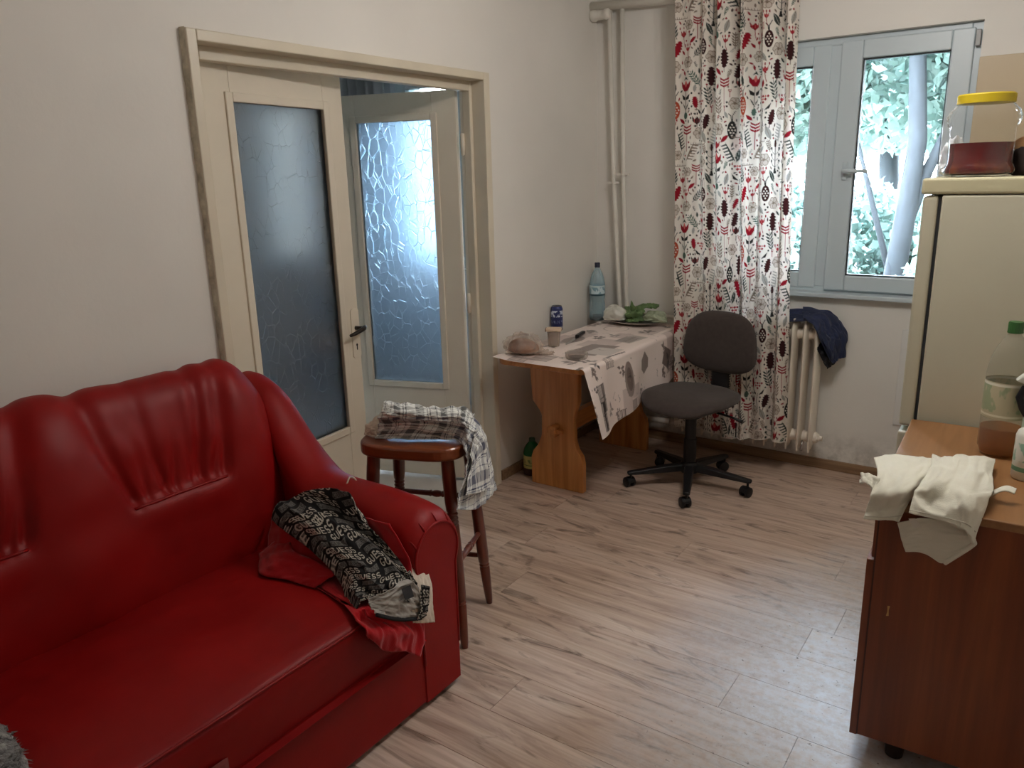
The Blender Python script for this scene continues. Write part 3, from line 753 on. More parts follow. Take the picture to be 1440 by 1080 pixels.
warp = U + .018 * np.sin(2 * PI * (U * 3 + .2)) + .012 * np.sin(2 * PI * (U * 5.2 + k * .7))
ph = 2 * PI * (6.6 * warp ** .92 + .22 * np.sin(k * 2.6 + U * 4)) + .6
amp = (.009 + .040 * np.clip(U * 2.2 - .25, 0, 1)) * (.72 + .28 * np.sin(k * 3.1 + 3 * U)) * (1 - .25 * k)
Y = 3.862 - amp * np.sin(ph) - .35 * amp * np.sin(2 * ph + 1.0) + .008 * np.sin(2 * PI * (U * 1.4 + k))
X = xl + (xr_ - xl) * (U + .010 * np.cos(ph) * (U * (1 - U) * 4))
zb_wave = .012 * np.sin(U * 9) * k
P = np.stack([X, Y, ZZ + zb_wave], 2)
ds = np.sqrt(np.diff(X, axis=0) ** 2 + np.diff(Y, axis=0) ** 2).mean(1)
s_ = np.concatenate([[0], np.cumsum(ds)])
colr = tile.sample(np.repeat(s_[:, None], NVc, 1) / 1.12 + .02, (ZZ + .05) / 1.12)
t = thing('curtain', 'long white curtain printed with red and dark folk flowers and leaves', 'curtain', (-1.36, 3.86, .185))
mk('curtain_fabric', MB().grid(P), attr_mat('curtain_print', .9, transl=0.30, bump=.15, bscale=500), t, smooth=True, fixn=False, col=colr)
hm = MB()
hm.tube([tuple(p) for p in P[::3, -1]], .0022, 6)
mk('hem', hm, pm('curtain_hem', (214, 204, 194), .9), t, smooth=True)
t = thing('curtain_rail', 'plain curtain rail above the window, out of the frame', 'rail', (-1.2, 3.86, 2.55))
mk('rod', MB().tube([(-1.95, 3.86, 2.565), (-.2, 3.86, 2.565)], .011, 12), M['pipe'], t, smooth=True)
for x in (-1.9, -.25): mk('bracket', MB().box(x - .01, x + .01, 3.86, YB, 2.55, 2.58), M['pipe'], t)

# ---------------------------------------------------------------- heating pipes
t = thing('heating_pipe', 'thin white heating pipes running up the corner beside the curtain', 'pipe', (-2.1, 4.06, 0))
for n_, xa, xb in (('riser', -2.158, -2.075), ('riser', -2.080, -2.030)):
    mk(n_, MB().tube([(xa, 4.06, 2.43), ((xa + xb) / 2 - .004, 4.06, 1.5), (xb, 4.06, .80), (xb + .004, 4.06, .04)], .0125, 14), M['pipe'], t, smooth=True)
mk('top_pipe', MB().tube([(XL, 4.055, 2.432), (-1.4, 4.055, 2.385), (0.78, 4.055, 2.38)], .024, 16), M['pipe'], t, smooth=True)
mk('elbow', MB().lathe([(.020, -.06), (.031, -.055), (.031, -.03), (.026, -.025), (.026, .025), (.031, .03), (.031, .055), (.02, .06)], (-2.205, 4.055, 2.385), 16, Matrix.Rotation(PI / 2, 4, 'Y')), M['pipe'], t, smooth=True)
mk('upper_branch', MB().tube([(-2.075, 4.062, .775), (-2.05, 4.062, .765), (-1.70, 4.062, .757)], .011, 12), M['pipe'], t, smooth=True)
mk('lower_branch', MB().tube([(-2.03, 4.05, .15), (-1.85, 4.05, .140), (-1.64, 4.045, .150)], .017, 14), M['pipe'], t, smooth=True)
mk('valve', MB().lathe([(.017, -.03), (.027, -.028), (.027, .028), (.017, .03)], (-1.70, 4.047, .146), 12, Matrix.Rotation(PI / 2, 4, 'Y')), M['pipe'], t, smooth=True)
for xa, z in ((-2.116, 1.50), (-2.058, 1.545)):
    mk('bracket', MB().box(xa - .035, xa + .035, 4.045, 4.052, z - .006, z + .006).box(xa - .004, xa + .004, 4.05, YB, z - .005, z + .005).lathe([(.018, z - .008), (.018, z + .008)], (xa, 4.06, 0), 14), M['pipe'], t)

# ---------------------------------------------------------------- radiator
t = thing('radiator', 'white cast iron column radiator partly behind the flowered curtain', 'radiator', (-1.3, 4.0, .12))
def rad_section():
    b = MB()
    for yc, ry in ((3.990, 4.1),):
        prof = [(.0, .140), (.006, .148), (.013, .175), (.0165, .220), (.0150, .25), (.0150, .70), (.0165, .745), (.015, .79), (.010, .815), (0, .822)]
        b.lathe(prof, (0, yc, 0), 16, sx=.92, sy=ry)
    for z in (.205, .745):
        b.lathe([(.0, -.030), (.026, -.029), (.031, -.016), (.031, .016), (.026, .029), (0, .030)], (0, 3.995, z), 14, Matrix.Rotation(PI / 2, 4, 'Y'))
        b.box(-.008, .008, 3.945, 4.045, z - .030, z + .030)
    b.prism([(3.930, .21), (3.942, .134), (3.99, .185), (3.995, .21)], -.004, .004, 'x')
    b.prism([(3.935, .76), (3.945, .825), (4.045, .825), (4.05, .76)], -.0035, .0035, 'x')
    return b
rs = None
for k in range(13):
    x = -0.928 - .0572 * k
    if rs is None:
        rs = mk('section', rad_section(), M['rad'], None, smooth=True, sangle=45)
        rs.parent = t; rs.location = (x + 1.3, -4.0, -.12)
    else:
        o = rs.copy(); COL.objects.link(o); o.parent = t; o.location = (x + 1.3, -4.0, -.12)
for z in (.205, .745):
    mk('end_plug', MB().lathe([(.022, -.012), (.022, .0), (.014, .004), (.014, .018), (0, .018)], (-.893, 3.995, z), 8, Matrix.Rotation(PI / 2, 4, 'Y')), M['rad'], t, smooth=True, sangle=40)
mk('air_valve', MB().tube([(-.955, 3.93, .20), (-.955, 3.915, .185), (-.955, 3.912, .15)], [.006, .005, .006], 8), M['chrome'], t, smooth=True)
for x in (-1.05, -1.5): mk('wall_bracket', MB().box(x - .01, x + .01, 4.0, YB, .755, .775), M['rad'], t)
# ---------------------------------------------------------------- pine table
PINE = wood_mat('pine', (176, 106, 48), (206, 138, 72), (222, 160, 92), (9, 9, 0.9), 1.6, 0.42, knots=True, coat=.15)
PINEH = wood_mat('pine_horizontal', (176, 106, 48), (206, 138, 72), (222, 160, 92), (9, .9, 9), 1.6, 0.42, knots=True, coat=.15)
TZ = 0.708
t = thing('table', 'pine trestle table under a printed cloth in the corner by the curtain', 'table', (-1.92, 3.5, 0))
tb_ = MB(); px_ = []
TX0, TX1, TY0, TY1 = -2.165, -1.662, 2.935, 4.085
for cx, cy_, a0 in ((TX1 - .068, TY1 - .05, 0), (TX0 + .05, TY1 - .05, 90), (TX0 + .05, TY0 + .05, 180), (TX1 - .068, TY0 + .05, 270)):
    for j in range(7):
        a = math.radians(a0 + j * 15); px_.append((cx + .05 * math.cos(a), cy_ + .05 * math.sin(a)))
tb_.prism(px_, TZ - .032, TZ, 'z'); mk('tabletop', tb_, PINEH, t, bevel=.006)
def trestle(yc):
    L = [(-2.112, TZ - .033), (-2.112, .62), (-2.100, .450), (-2.060, .405), (-2.045, .375), (-2.046, .275), (-2.070, .215), (-2.100, .180), (-2.112, .145), (-2.112, 0)]
    R = [(-1.806, 0), (-1.806, .150), (-1.815, .190), (-1.842, .225), (-1.856, .275), (-1.856, .385), (-1.848, .425), (-1.832, .470), (-1.830, TZ - .033)]
    return MB().prism(L + R, yc - .018, yc + .018, 'y')
mk('trestle', trestle(3.170), PINE, t, bevel=.004); mk('trestle', trestle(3.90), PINE, t, bevel=.004)
mk('stretcher', MB().box(-1.975, -1.935, 3.188, 3.882, .275, .365), PINEH, t, bevel=.004)
mk('tenon', MB().box(-1.970, -1.940, 3.105, 3.152, .285, .345), PINEH, t, bevel=.003)
mk('wedge', MB().prism([(-1.995, .300), (-1.905, .305), (-1.905, .325), (-1.995, .330)], 3.118, 3.136, 'y'), PINE, t, bevel=.002)
for y in (3.02, 3.8): mk('cross_batten', MB().box(-2.10, -1.73, y, y + .06, TZ - .055, TZ - .033), PINE, t, bevel=.003)

def cloth_print():
    R = Raster(.90, 1.30, .0018, (236, 221, 214)); r = random.Random(5)
    A, B, D, E_ = (146, 132, 126), (116, 102, 96), (62, 55, 54), (206, 190, 184)
    for k in range(16):   # faint tinted panels
        x, y = r.uniform(0, .8), r.uniform(0, 1.2); w, h = r.uniform(.08, .2), r.uniform(.12, .25); R.poly([(x, y), (x + w, y), (x + w, y + h), (x, y + h)], r.choice([E_, (222, 206, 200)]))
    def sprig(x, y, s, c, n=9):
        for k in range(n):
            a = r.uniform(0, 6.28); R.poly(rot2([(0, 0), (.25, .5), (0, 1), (-.25, .5)], x + r.uniform(-.3, .3) * s, y + r.uniform(-.3, .3) * s, s * r.uniform(.4, .8), a), c)
    def ladder(x, y, w, h, n, c):
        for k in range(n): R.line([(x, y + h * k / n), (x + w, y + h * k / n)], .006, c)
        for q in (0, .45, .6, 1): R.line([(x + w * q, y), (x + w * q, y + h)], .003, c)
    for k in range(30):
        x, y = r.uniform(0, .86), r.uniform(0, 1.25)
        (sprig(x, y, r.uniform(.03, .06), r.choice([A, B, A]), 8) if k % 3 else ladder(x, y, r.uniform(.05, .1), r.uniform(.04, .09), 6, r.choice([A, B])))
    # front corner, hanging side (cloth x > .50 hangs)
    ladder(.62, .075, .13, .085, 9, D); ladder(.70, .075, .14, .06, 7, D)
    sprig(.63, .06, .035, D, 5); sprig(.56, .09, .045, B, 12); sprig(.53, .13, .04, D, 8)
    for k in range(3): R.line([(.505, .24 + .012 * k), (.52, .40 + .012 * k)], .005, D if k % 2 == 0 else A)
    R.ell(.66, .42, .09, .045, A); R.ell(.66, .42, .06, .028, B); sprig(.64, .42, .03, D, 5); sprig(.60, .36, .05, B, 7)
    R.poly([(.56, .62), (.60, .66), (.65, .66), (.68, .62), (.65, .585), (.60, .585)], A); R.poly([(.58, .86), (.66, .80), (.72, .90), (.62, .95)], B); sprig(.66, .90, .06, D, 12)
    ladder(.60, 1.05, .14, .05, 6, D); sprig(.72, 1.0, .05, B, 10)
    # top
    sprig(.42, .12, .07, A, 12); sprig(.46, .14, .04, B, 10); ladder(.20, .06, .10, .12, 12, A); R.ell(.10, .14, .07, .07, A, 0, .004); R.ell(.10, .14, .045, .045, B, 0, .003)
    for k in range(8): R.line([(.10, .14), (.10 + .07 * math.cos(k * .785), .14 + .07 * math.sin(k * .785))], .003, A)
    R.poly([(.28, .25), (.44, .27), (.45, .52), (.30, .50)], A); R.poly([(.36, .30), (.50, .30), (.50, .46), (.37, .45)], (204, 194, 188))
    sprig(.14, .36, .06, B, 10); R.ell(.16, .55, .05, .09, A); sprig(.25, .66, .06, B, 14); sprig(.30, .74, .05, D, 6); R.poly([(.36, .62), (.46, .60), (.48, .78), (.38, .80)], (186, 176, 170)); ladder(.37, .63, .08, .13, 8, B)
    sprig(.12, .78, .07, A, 12); R.ell(.22, .92, .07, .07, A, 0, .004); sprig(.40, .92, .06, B, 12); sprig(.10, 1.05, .06, B, 12); ladder(.28, 1.0, .1, .1, 8, A); sprig(.45, 1.10, .05, D, 8)
    for k in range(26):
        x, y = r.uniform(0, .88), r.uniform(0, 1.28); p = [(x, y)]
        for q in range(6): p.append((p[-1][0] + .007, p[-1][1] + r.uniform(-.009, .009)))
        R.line(p, .0022, r.choice([B, D, A]))
    for k in range(60): x, y = r.uniform(0, .88), r.uniform(0, 1.28); R.ell(x, y, .004, .003, r.choice([A, B]))
    return R
CR = cloth_print()
# cloth: s from the wall edge (0) over the table edge (w0) and down the right side; y along the table
w0, bend = (TX1 - TX0), .022
nu, nv = 200, 260
vv = np.linspace(0, 1, nv); ys = TY0 - .022 + vv * (TY1 - TY0 + .022)
drop = .330 - .105 * vv + .006 * np.sin(vv * 9)
G = np.zeros((nu, nv, 3)); CC = np.zeros((nu, nv, 3))
for j in range(nv):
    S = np.linspace(0, w0 + drop[j], nu); x = np.empty(nu); z = np.empty(nu); y = np.full(nu, ys[j])
    th = .004
    edge = TX1 + .004
    for i, s in enumerate(S):
        if s < w0 - bend: x[i], z[i] = TX0 + s, TZ + th
        else:
            q = s - (w0 - bend); L = bend * PI / 2
            if q < L: a = q / bend; x[i], z[i] = edge - bend + bend * math.sin(a), TZ + th - bend + bend * math.cos(a)
            else:
                dd = q - L; x[i], z[i] = edge + .10 * dd * math.exp(-vv[j] * 5) + .012 * math.sin(ys[j] * 17 + 1.2) * min(1, dd / .15) + .05 * dd, TZ + th - bend - dd
                y[i] += .22 * dd * math.exp(-vv[j] * 4)
    if vv[j] < .03:   # front lip droops a little over the table edge
        f = (1 - vv[j] / .03); m = S < w0 - bend; z[m] -= .006 * f
    G[:, j, 0], G[:, j, 1], G[:, j, 2] = x, y, z
    CC[:, j] = CR.sample(S + .03, np.full(nu, (ys[j] - TY0) + .03))
lift = np.clip(1 - (np.arange(nu) / (nu * .12)), 0, 1)[:, None] * np.clip(1 - vv / .10, 0, 1)[None, :]
G[:, :, 2] += .010 * lift
t = thing('tablecloth', 'pale oilcloth with grey-brown prints draped over the pine table', 'tablecloth', (-1.92, 3.5, TZ))
mk('cloth', MB().grid(G), attr_mat('oilcloth_print', .42, spec=.45), t, smooth=True, fixn=False, col=CC)
TT = TZ + .0045

# ---- things on the table
def pet(name, label, loc, H, Rr, bodym, capm, liqm, level, labelm=None, lz=(0, 0), liqname='liquid', group=None, ribs=True):
    t = thing(name, label, 'bottle', loc, local=True)
    s = H / .33
    pr = [(0, .006), (.55 * Rr, .0), (.86 * Rr, .004), (Rr, .022 * s), (Rr, .10 * s), (.93 * Rr, .115 * s), (.93 * Rr, .125 * s), (Rr, .14 * s), (Rr, .205 * s), (.96 * Rr, .222 * s), (.86 * Rr, .248 * s), (.66 * Rr, .274 * s), (.42 * Rr, .295 * s), (.30 * Rr, .304 * s), (.29 * Rr, .313 * s)]
    def mod(a, j): return 1 + (.05 * math.cos(5 * a) if j in (1, 2) else 0)
    mk('body', MB().lathe(pr, n=40, mod=mod if ribs else None), bodym, t, smooth=True)
    lq = [(0, .008)] + [(r * .96, z + .002) for r, z in pr[1:4] if z < level] + [(Rr * .96, min(level, .1 * s)), (Rr * .955, level), (0, level)]
    mk(liqname, MB().lathe(lq, n=32), liqm, t, smooth=True, sangle=40)
    c0 = .308 * s
    cm = lambda a, j: 1 + .03 * math.cos(24 * a)
    mk('cap', MB().lathe([(.30 * Rr, c0), (.34 * Rr, c0), (.34 * Rr, c0 + .004), (.33 * Rr, c0 + .005), (.33 * Rr, c0 + .024 * s), (.30 * Rr, c0 + .027 * s), (0, c0 + .027 * s)], n=48, mod=cm), capm, t, smooth=True, sangle=40)
    if labelm:
        lb = MB().lathe([(Rr * 1.006, lz[0]), (Rr * 1.008, lz[0] + .002), (Rr * 1.008, lz[1] - .002), (Rr * 1.006, lz[1])], n=40); lb.f = lb.f[:-2]
        mk('label', lb, labelm, t, smooth=True)
    return t
def tint_plastic(name, tint, gloss=.08, alpha=.25, col=(200, 205, 205)):
    t = NT(name); tr = t.n('BsdfTransparent'); tr.inputs[0].default_value = (*tint, 1)
    t.b.inputs['Base Color'].default_value = L4(col); t.b.inputs['Roughness'].default_value = gloss
    lw = t.n('LayerWeight', Blend=.35); r = t.ramp(lw.outputs['Facing'], [(0, (alpha,) * 3), (.6, (min(1, alpha * 1.4 + .015),) * 3), (1, (.85,) * 3)])
    mx = t.n('MixShader'); t.l(r.outputs[0], mx.inputs[0]); t.l(tr.outputs[0], mx.inputs[1]); t.l(t.b.outputs[0], mx.inputs[2]); t.l(mx.outputs[0], t.out.inputs['Surface'])
    return t.m
BLUEP = tint_plastic('pale_blue_plastic', (.86, .93, .96), .12, .32, (176, 206, 218))
CLEARP = tint_plastic('clear_plastic', (.93, .93, .90), .12, .16, (190, 190, 178))
GLASSC = tint_plastic('clear_jar_glass', (.97, .975, .975), .05, .025, (205, 208, 208))
DARKLIQ = pm('dark_red_liquid', (52, 18, 20), .15)
def label_mat(name, base, bands):
    t = NT(name); c = t.n('TexCoord'); s = t.n('SeparateXYZ'); t.l(c.outputs['Object'], s.inputs[0]); cc = L4(base)
    out = None
    for (z0, z1, col, sc) in bands:
        a = t.n('Math', operation='GREATER_THAN'); t.l(s.outputs['Z'], a.inputs[0]); a.inputs[1].default_value = z0
        b_ = t.n('Math', operation='LESS_THAN'); t.l(s.outputs['Z'], b_.inputs[0]); b_.inputs[1].default_value = z1
        m = t.n('Math', operation='MULTIPLY'); t.l(a.outputs[0], m.inputs[0]); t.l(b_.outputs[0], m.inputs[1]); f = m.outputs[0]
        if sc:
            n = t.noise(sc, 2, .5, stretch=(1, 1, .5)); r = t.ramp(n.outputs[0], [(.48, (0, 0, 0)), (.52, (1, 1, 1))]); m2 = t.n('Math', operation='MULTIPLY'); t.l(f, m2.inputs[0]); t.l(r.outputs[0], m2.inputs[1]); f = m2.outputs[0]
        out = t.mix(f, out if out is not None else cc, L4(col))
    t.l(out, t.b.inputs['Base Color']); t.b.inputs['Roughness'].default_value = .45
    return t.m
pet('water_bottle', 'pale blue two litre plastic bottle with dark dregs standing at the wall corner', (-2.195, 4.005, TT), .335, .046, BLUEP, pm('navy_cap', (28, 34, 58), .4), DARKLIQ, .030,
    label_mat('clear_blue_label', (128, 164, 178), [(.150, .160, (40, 70, 80), 0), (.162, .20, (200, 220, 226), 50), (.2, .21, (200, 220, 225), 0)]), (.150, .212))

t = thing('beverage_can', 'dark blue drink can with white lettering near the wall', 'can', (-2.225, 3.600, TT), local=True)
mk('body', MB().lathe([(.022, 0), (.025, .004), (.033, .012), (.033, .128), (.029, .138), (.0265, .143)], n=32), label_mat('can_print', (34, 44, 96), [(.085, .120, (205, 212, 224), 70), (.050, .066, (120, 134, 170), 90), (.022, .032, (150, 155, 165), 0)]), t, smooth=True)
mk('lid', MB().lathe([(.0265, .143), (.0275, .145), (.026, .1455), (.0245, .140), (0, .140)], n=32), M['chrome'], t, smooth=True, sangle=40)
mk('pull_tab', MB().box(-.006, .010, -.006, .006, .1405, .1425), M['chrome'], t, bevel=.001)

def crumple(name, label, cat, loc, rad, m, seed, amp=.35, n=48, cut=0.0, part='bag', roughness=6, rotz=0.0):
    """a crumpled bag: sphere with ridged creases, flattened underneath"""
    t = thing(name, label, cat, loc, rotz, local=True)
    mk(part, crumple_mb(rad, seed, amp, n, roughness), m, t, smooth=True)
    return t
def crumple_mb(rad, seed, amp=.35, n=48, f=6, c=(0, 0, 0)):
    th = np.linspace(0, PI, n); ph = np.linspace(0, 2 * PI, n * 2, endpoint=False)
    T, Ph = np.meshgrid(th, ph, indexing='ij')
    d = np.stack([np.sin(T) * np.cos(Ph), np.sin(T) * np.sin(Ph), np.cos(T)], 2)
    r = np.random.RandomState(seed); v = 0; tot = 0
    for o in range(4):
        for k in range(3):
            w = r.normal(size=3); w /= np.linalg.norm(w); a = .55 ** o; fr = f * .5 * 1.7 ** o
            v = v + a * (1 - 2 * np.abs(np.sin((d @ w) * fr + r.uniform(0, 6)))); tot += a
    R = 1 + amp * v / tot * 1.6
    Pp = d * R[..., None] * np.array(rad)
    Pp[..., 2] = np.where(Pp[..., 2] < 0, Pp[..., 2] * .35, Pp[..., 2]); Pp[..., 2] -= Pp[..., 2].min()
    Pp += np.array(c)
    return MB().grid(Pp, closed=True)
BAGP = tint_plastic('crinkled_plastic_film', (.93, .90, .87), .16, .26, (214, 200, 190))
t = crumple('bread_bag', 'crumpled clear plastic bag with bread at the near wall end of the table', 'bag', (-2.075, 3.045, TT), (.105, .070, .080), BAGP, 4, .24, n=80, roughness=10, rotz=.2)
mk('bread', crumple_mb((.080, .048, .058), 8, .07, 24, 3, (0, 0, .003)), pm('bread_crust', (150, 104, 74), .8, var=.35, vscale=22), t, smooth=True)
mk('bag_neck', crumple_mb((.05, .025, .022), 9, .5, 24, 7, (.105, .02, 0)), BAGP, t, smooth=True)

t = thing('tumbler', 'clear plastic tumbler with a bread slice laid on its rim', 'tumbler', (-2.040, 3.270, TT), local=True)
mk('cup', MB().lathe([(.0, .003), (.026, .0), (.028, .004), (.035, .078), (.033, .078), (.026, .006), (0, .006)], n=28), tint_plastic('tumbler_plastic', (.90, .88, .85), .12, .34, (196, 182, 172)), t, smooth=True, sangle=50)
sl = [(-.038, -.026), (.038, -.026), (.042, .010), (.032, .032), (.0, .036), (-.032, .032), (-.042, .010)]
t = thing('bread_slice', 'slice of pale bread lying on the plastic tumbler', 'bread', (-2.040, 3.270, TT + .0785), .5, local=True)
mk('crumb', MB().prism(sl, .0, .014, 'z'), pm('bread_crumb', (206, 182, 158), .9, bump=.5, bscale=90, var=.1), t, bevel=.003)
mk('crust', MB().prism([(-.0425, -.028), (-.039, -.028), (-.039, .032), (-.0425, .012)], .0, .014, 'z'), pm('crust_brown', (110, 66, 44), .8), t, bevel=.001)

t = thing('ashtray', 'round cut glass ashtray near the front edge of the table', 'ashtray', (-1.800, 3.085, TT), local=True)
am = lambda a, j: 1 + .035 * math.cos(16 * a) if j in (1, 2, 3) else 1
mk('bowl', MB().lathe([(0, 0), (.046, 0), (.052, .012), (.052, .030), (.047, .033), (.042, .029), (.038, .010), (0, .008)], n=64, mod=am), tint_plastic('cut_glass', (.90, .88, .86), .06, .24, (190, 182, 176)), t, smooth=True, sangle=45)
mk('ash', MB().lathe([(0, .0095), (.030, .0095), (.036, .0105)], n=20), pm('ash_grey', (96, 88, 84), .95, var=.4, vscale=60), t)

t = thing('knife', 'kitchen knife with black handle lying on the tablecloth', 'knife', (-2.04, 3.50, TT), math.atan2(.40, -.093), local=True)
mk('blade', MB().prism([(-.19, .0), (-.165, .010), (.0, .011), (.0, -.011), (-.12, -.010)], .0015, .003, 'z'), M['chrome'], t)
mk('handle', MB().box(0, .125, -.011, .011, .0, .016), pm('black_plastic', (26, 25, 26), .35), t, bevel=.005)

PL = (-1.955, 3.985, TT)
t = thing('plate', 'large pale plate with dark rim holding the wrapped food by the pipes', 'plate', PL, local=True)
mk('dish', MB().lathe([(0, .006), (.10, .006), (.115, .010), (.170, .022), (.171, .024), (.114, .015), (.10, .010), (0, .010)], n=48, sx=1.0, sy=.58), pm('glazed_china', (206, 200, 190), .2), t, smooth=True)
mk('rim', MB().lathe([(.164, .022), (.1715, .0235), (.1715, .0265), (.164, .0255)], n=48, sx=1.0, sy=.58), pm('dark_rim', (52, 46, 44), .3), t, smooth=True)
WRAP = tint_plastic('milky_wrap', (.85, .86, .82), .3, .72, (216, 216, 206))
crumple('wrapped_cheese', 'white lump wrapped in plastic film on the left of the plate', 'food', (-2.035, 3.930, TT + .021), (.078, .050, .072), WRAP, 12, .16, n=40, part='wrap')
GB = tint_plastic('green_film', (.50, .64, .42), .25, .62, (112, 140, 92))
t = thing('green_bag', 'crumpled green plastic bag in the middle of the plate', 'bag', (-1.930, 3.955, TT + .018), .2, local=True)
mk('bag', crumple_mb((.066, .045, .092), 21, .55, 44, 7), GB, t, smooth=True)
C_ = [[(.0, -.01, .060), (.0, .02, .075), (.0, .05, .07)], [(.05, -.02, .075), (.05, .01, .095), (.05, .04, .085)], [(.10, -.01, .085), (.10, .015, .098), (.10, .04, .09)], [(.135, -.005, .088), (.135, .01, .094), (.135, .03, .09)]]
mk('bag_flap', MB().grid(wrinkle(catmull(C_, 24, 16), .02, 3, 3, 5)), GB, t, smooth=True, solid=.001)
crumple('pale_bag', 'pale green see-through bag of food on the right of the plate', 'bag', (-1.815, 3.990, TT + .020), (.080, .045, .052), tint_plastic('pale_green_film', (.80, .86, .74), .25, .62, (186, 196, 168)), 33, .30, n=40)

pet('floor_bottle', 'squat bottle with green shoulder standing on the floor behind the table leg', (-2.175, 3.255, 0), .20, .048, pm('green_plastic', (24, 92, 48), .2), pm('dark_green_cap', (22, 70, 40), .35), DARKLIQ, .04,
    label_mat('yellow_label', (196, 190, 120), [(.058, .062, (60, 110, 60), 0), (.07, .092, (120, 140, 80), 60), (.0, .042, (60, 26, 22), 0)]), (.003, .112), ribs=False)

# ---------------------------------------------------------------- office chair
FAB = pm('charcoal_upholstery', (66, 58, 55), .95, var=.12, vscale=40, bump=.5, bscale=420, bdist=.0015, sheen=.15, spec=.2)
BLK = pm('black_chair_plastic', (24, 23, 25), .42, var=.1, vscale=12)
t = thing('office_chair', 'dark upholstered swivel chair on five castors between table and radiator', 'chair', (-1.405, 3.54, 0), math.radians(-11), local=True)
def pad(cx, cz, W, H, D, M_=None, pw=2.6, crown=.3, nu=40, nv=14):
    """superellipse cushion, outline W x H, depth D (local: outline in xy, depth z)"""
    rings = []
    for j in range(nv):
        a = -PI / 2 + PI * j / (nv - 1); k = abs(math.cos(a)) ** .45; z = math.sin(a) * D / 2
        ring = []
        for i in range(nu):
            q = 2 * PI * i / nu; c, s = math.cos(q), math.sin(q)
            ring.append((math.copysign(abs(c) ** (2 / pw), c) * W / 2 * k, math.copysign(abs(s) ** (2 / pw), s) * H / 2 * k, z))
        rings.append(ring)
    P_ = np.array(rings)
    return P_
P_ = pad(0, 0, .455, .435, .075, pw=2.7)
yy = P_[..., 1]; P_[..., 0] *= 1 - .10 * np.clip(yy / .22, -1, 1) * .6
P_[..., 2] += .455 - .030 * np.clip((-yy - .10) / .12, 0, 1) ** 2 + .018 * np.clip((np.abs(P_[..., 0]) - .12) / .1, 0, 1) + .012 * np.clip((yy - .1) / .1, 0, 1)
mk('seat', MB().grid(P_.transpose(1, 0, 2)[::1], closed=False).grid(P_.transpose(1, 0, 2)[[-1, 0]]), FAB, t, smooth=True, weld=True)
P2 = pad(0, 0, .415, .315, .070, pw=2.9)
x_, y_, z_ = P2[..., 0].copy(), P2[..., 1].copy(), P2[..., 2].copy()
x_ *= 1 - .10 * np.clip(y_ / .15, -1, 1)
back = np.stack([x_, .245 + .10 * (y_ + .15) * .6 - z_ - .25 * x_ ** 2 * 1.6 * -1 * -1 + 0 * z_, .705 + y_], 2)
mk('backrest', MB().grid(back.transpose(1, 0, 2)).grid(back.transpose(1, 0, 2)[[-1, 0]]), FAB, t, smooth=True)
bl = [(.0, .0)]
rings = []
for k in range(23):
    z = .455 + k * .0065; rr_ = .042 + (.006 if k % 2 else 0); rings.append((rr_, z))
mk('bellows', MB().lathe(rings, (0, .262, 0), 20, sx=1.15, sy=.5), BLK, t, smooth=True)
mk('back_bar', MB().tube([(0, .05, .405), (0, .20, .400), (0, .262, .425), (0, .275, .60)], [.016, .016, .016, .012], 10), BLK, t, smooth=True)
mk('seat_plate', MB().box(-.10, .10, -.11, .12, .392, .420), BLK, t, bevel=.006)
mk('lever', MB().tube([(.08, .05, .40), (.20, .06, .385), (.25, .06, .375)], [.006, .006, .010], 8), BLK, t, smooth=True)
mk('column', MB().lathe([(.032, .115), (.032, .25), (.028, .252), (.028, .395)], n=20), BLK, t, smooth=True, sangle=40)
mk('hub', MB().lathe([(.040, .070), (.048, .078), (.048, .112), (.038, .128), (.034, .128)], n=20), BLK, t, smooth=True, sangle=40)
for k in range(5):
    a = math.radians(-70 + 11) + k * 2 * PI / 5; Mz = Matrix.Rotation(a, 4, 'Z')
    lb = MB()
    sec = [(.035, .026, .082, .118), (.12, .024, .078, .112), (.24, .020, .072, .096), (.305, .018, .070, .088), (.318, .014, .071, .086)]
    vs = []
    for r_, w, z0, z1 in sec: vs += [Mz @ Vector(p) for p in ((r_, -w, z0), (r_, w, z0), (r_, w * .8, z1), (r_, -w * .8, z1))]
    fs = [(0, 1, 2, 3)] + [(4 * i + q, 4 * i + (q + 1) % 4, 4 * i + 4 + (q + 1) % 4, 4 * i + 4 + q) for i in range(4) for q in range(4)] + [(16, 17, 18, 19)]
    lb.add(vs, fs); arm = mk('base_arm', lb, BLK, t, bevel=.005)
    Mc = Matrix.Translation(Mz @ Vector((.300, 0, 0))) @ Matrix.Rotation(a + (.5, 1.2, -.4, .9, 2.0)[k], 4, 'Z')
    cb_ = MB().lathe([(.006, .052), (.006, .075)], tuple(Mz @ Vector((.300, 0, 0))), 10)
    cv = []
    for i in range(9):
        q = PI * i / 8; cv.append((.026 * math.cos(q), .027 + .028 * math.sin(q)))
    cb_.add([Mc @ Vector((x - .012, y, z)) for y in (-.010, .010) for x, z in cv], [tuple(range(9)), tuple(range(17, 8, -1))] + [(i, i + 1, i + 10, i + 9) for i in range(8)])
    cs = mk('castor', cb_, BLK, arm)
    cw = MB()
    for sg in (-1, 1):
        Mr = Mc @ Matrix.Translation((-.012, sg * .016, .0265)) @ Matrix.Rotation(PI / 2, 4, 'X')
        cw.lathe([(0, -.009), (.020, -.009), (.0262, -.006), (.0262, .006), (.020, .009), (0, .009)], n=18, M=Mr)
    mk('castor_wheel', cw, BLK, arm, smooth=True, sangle=40)

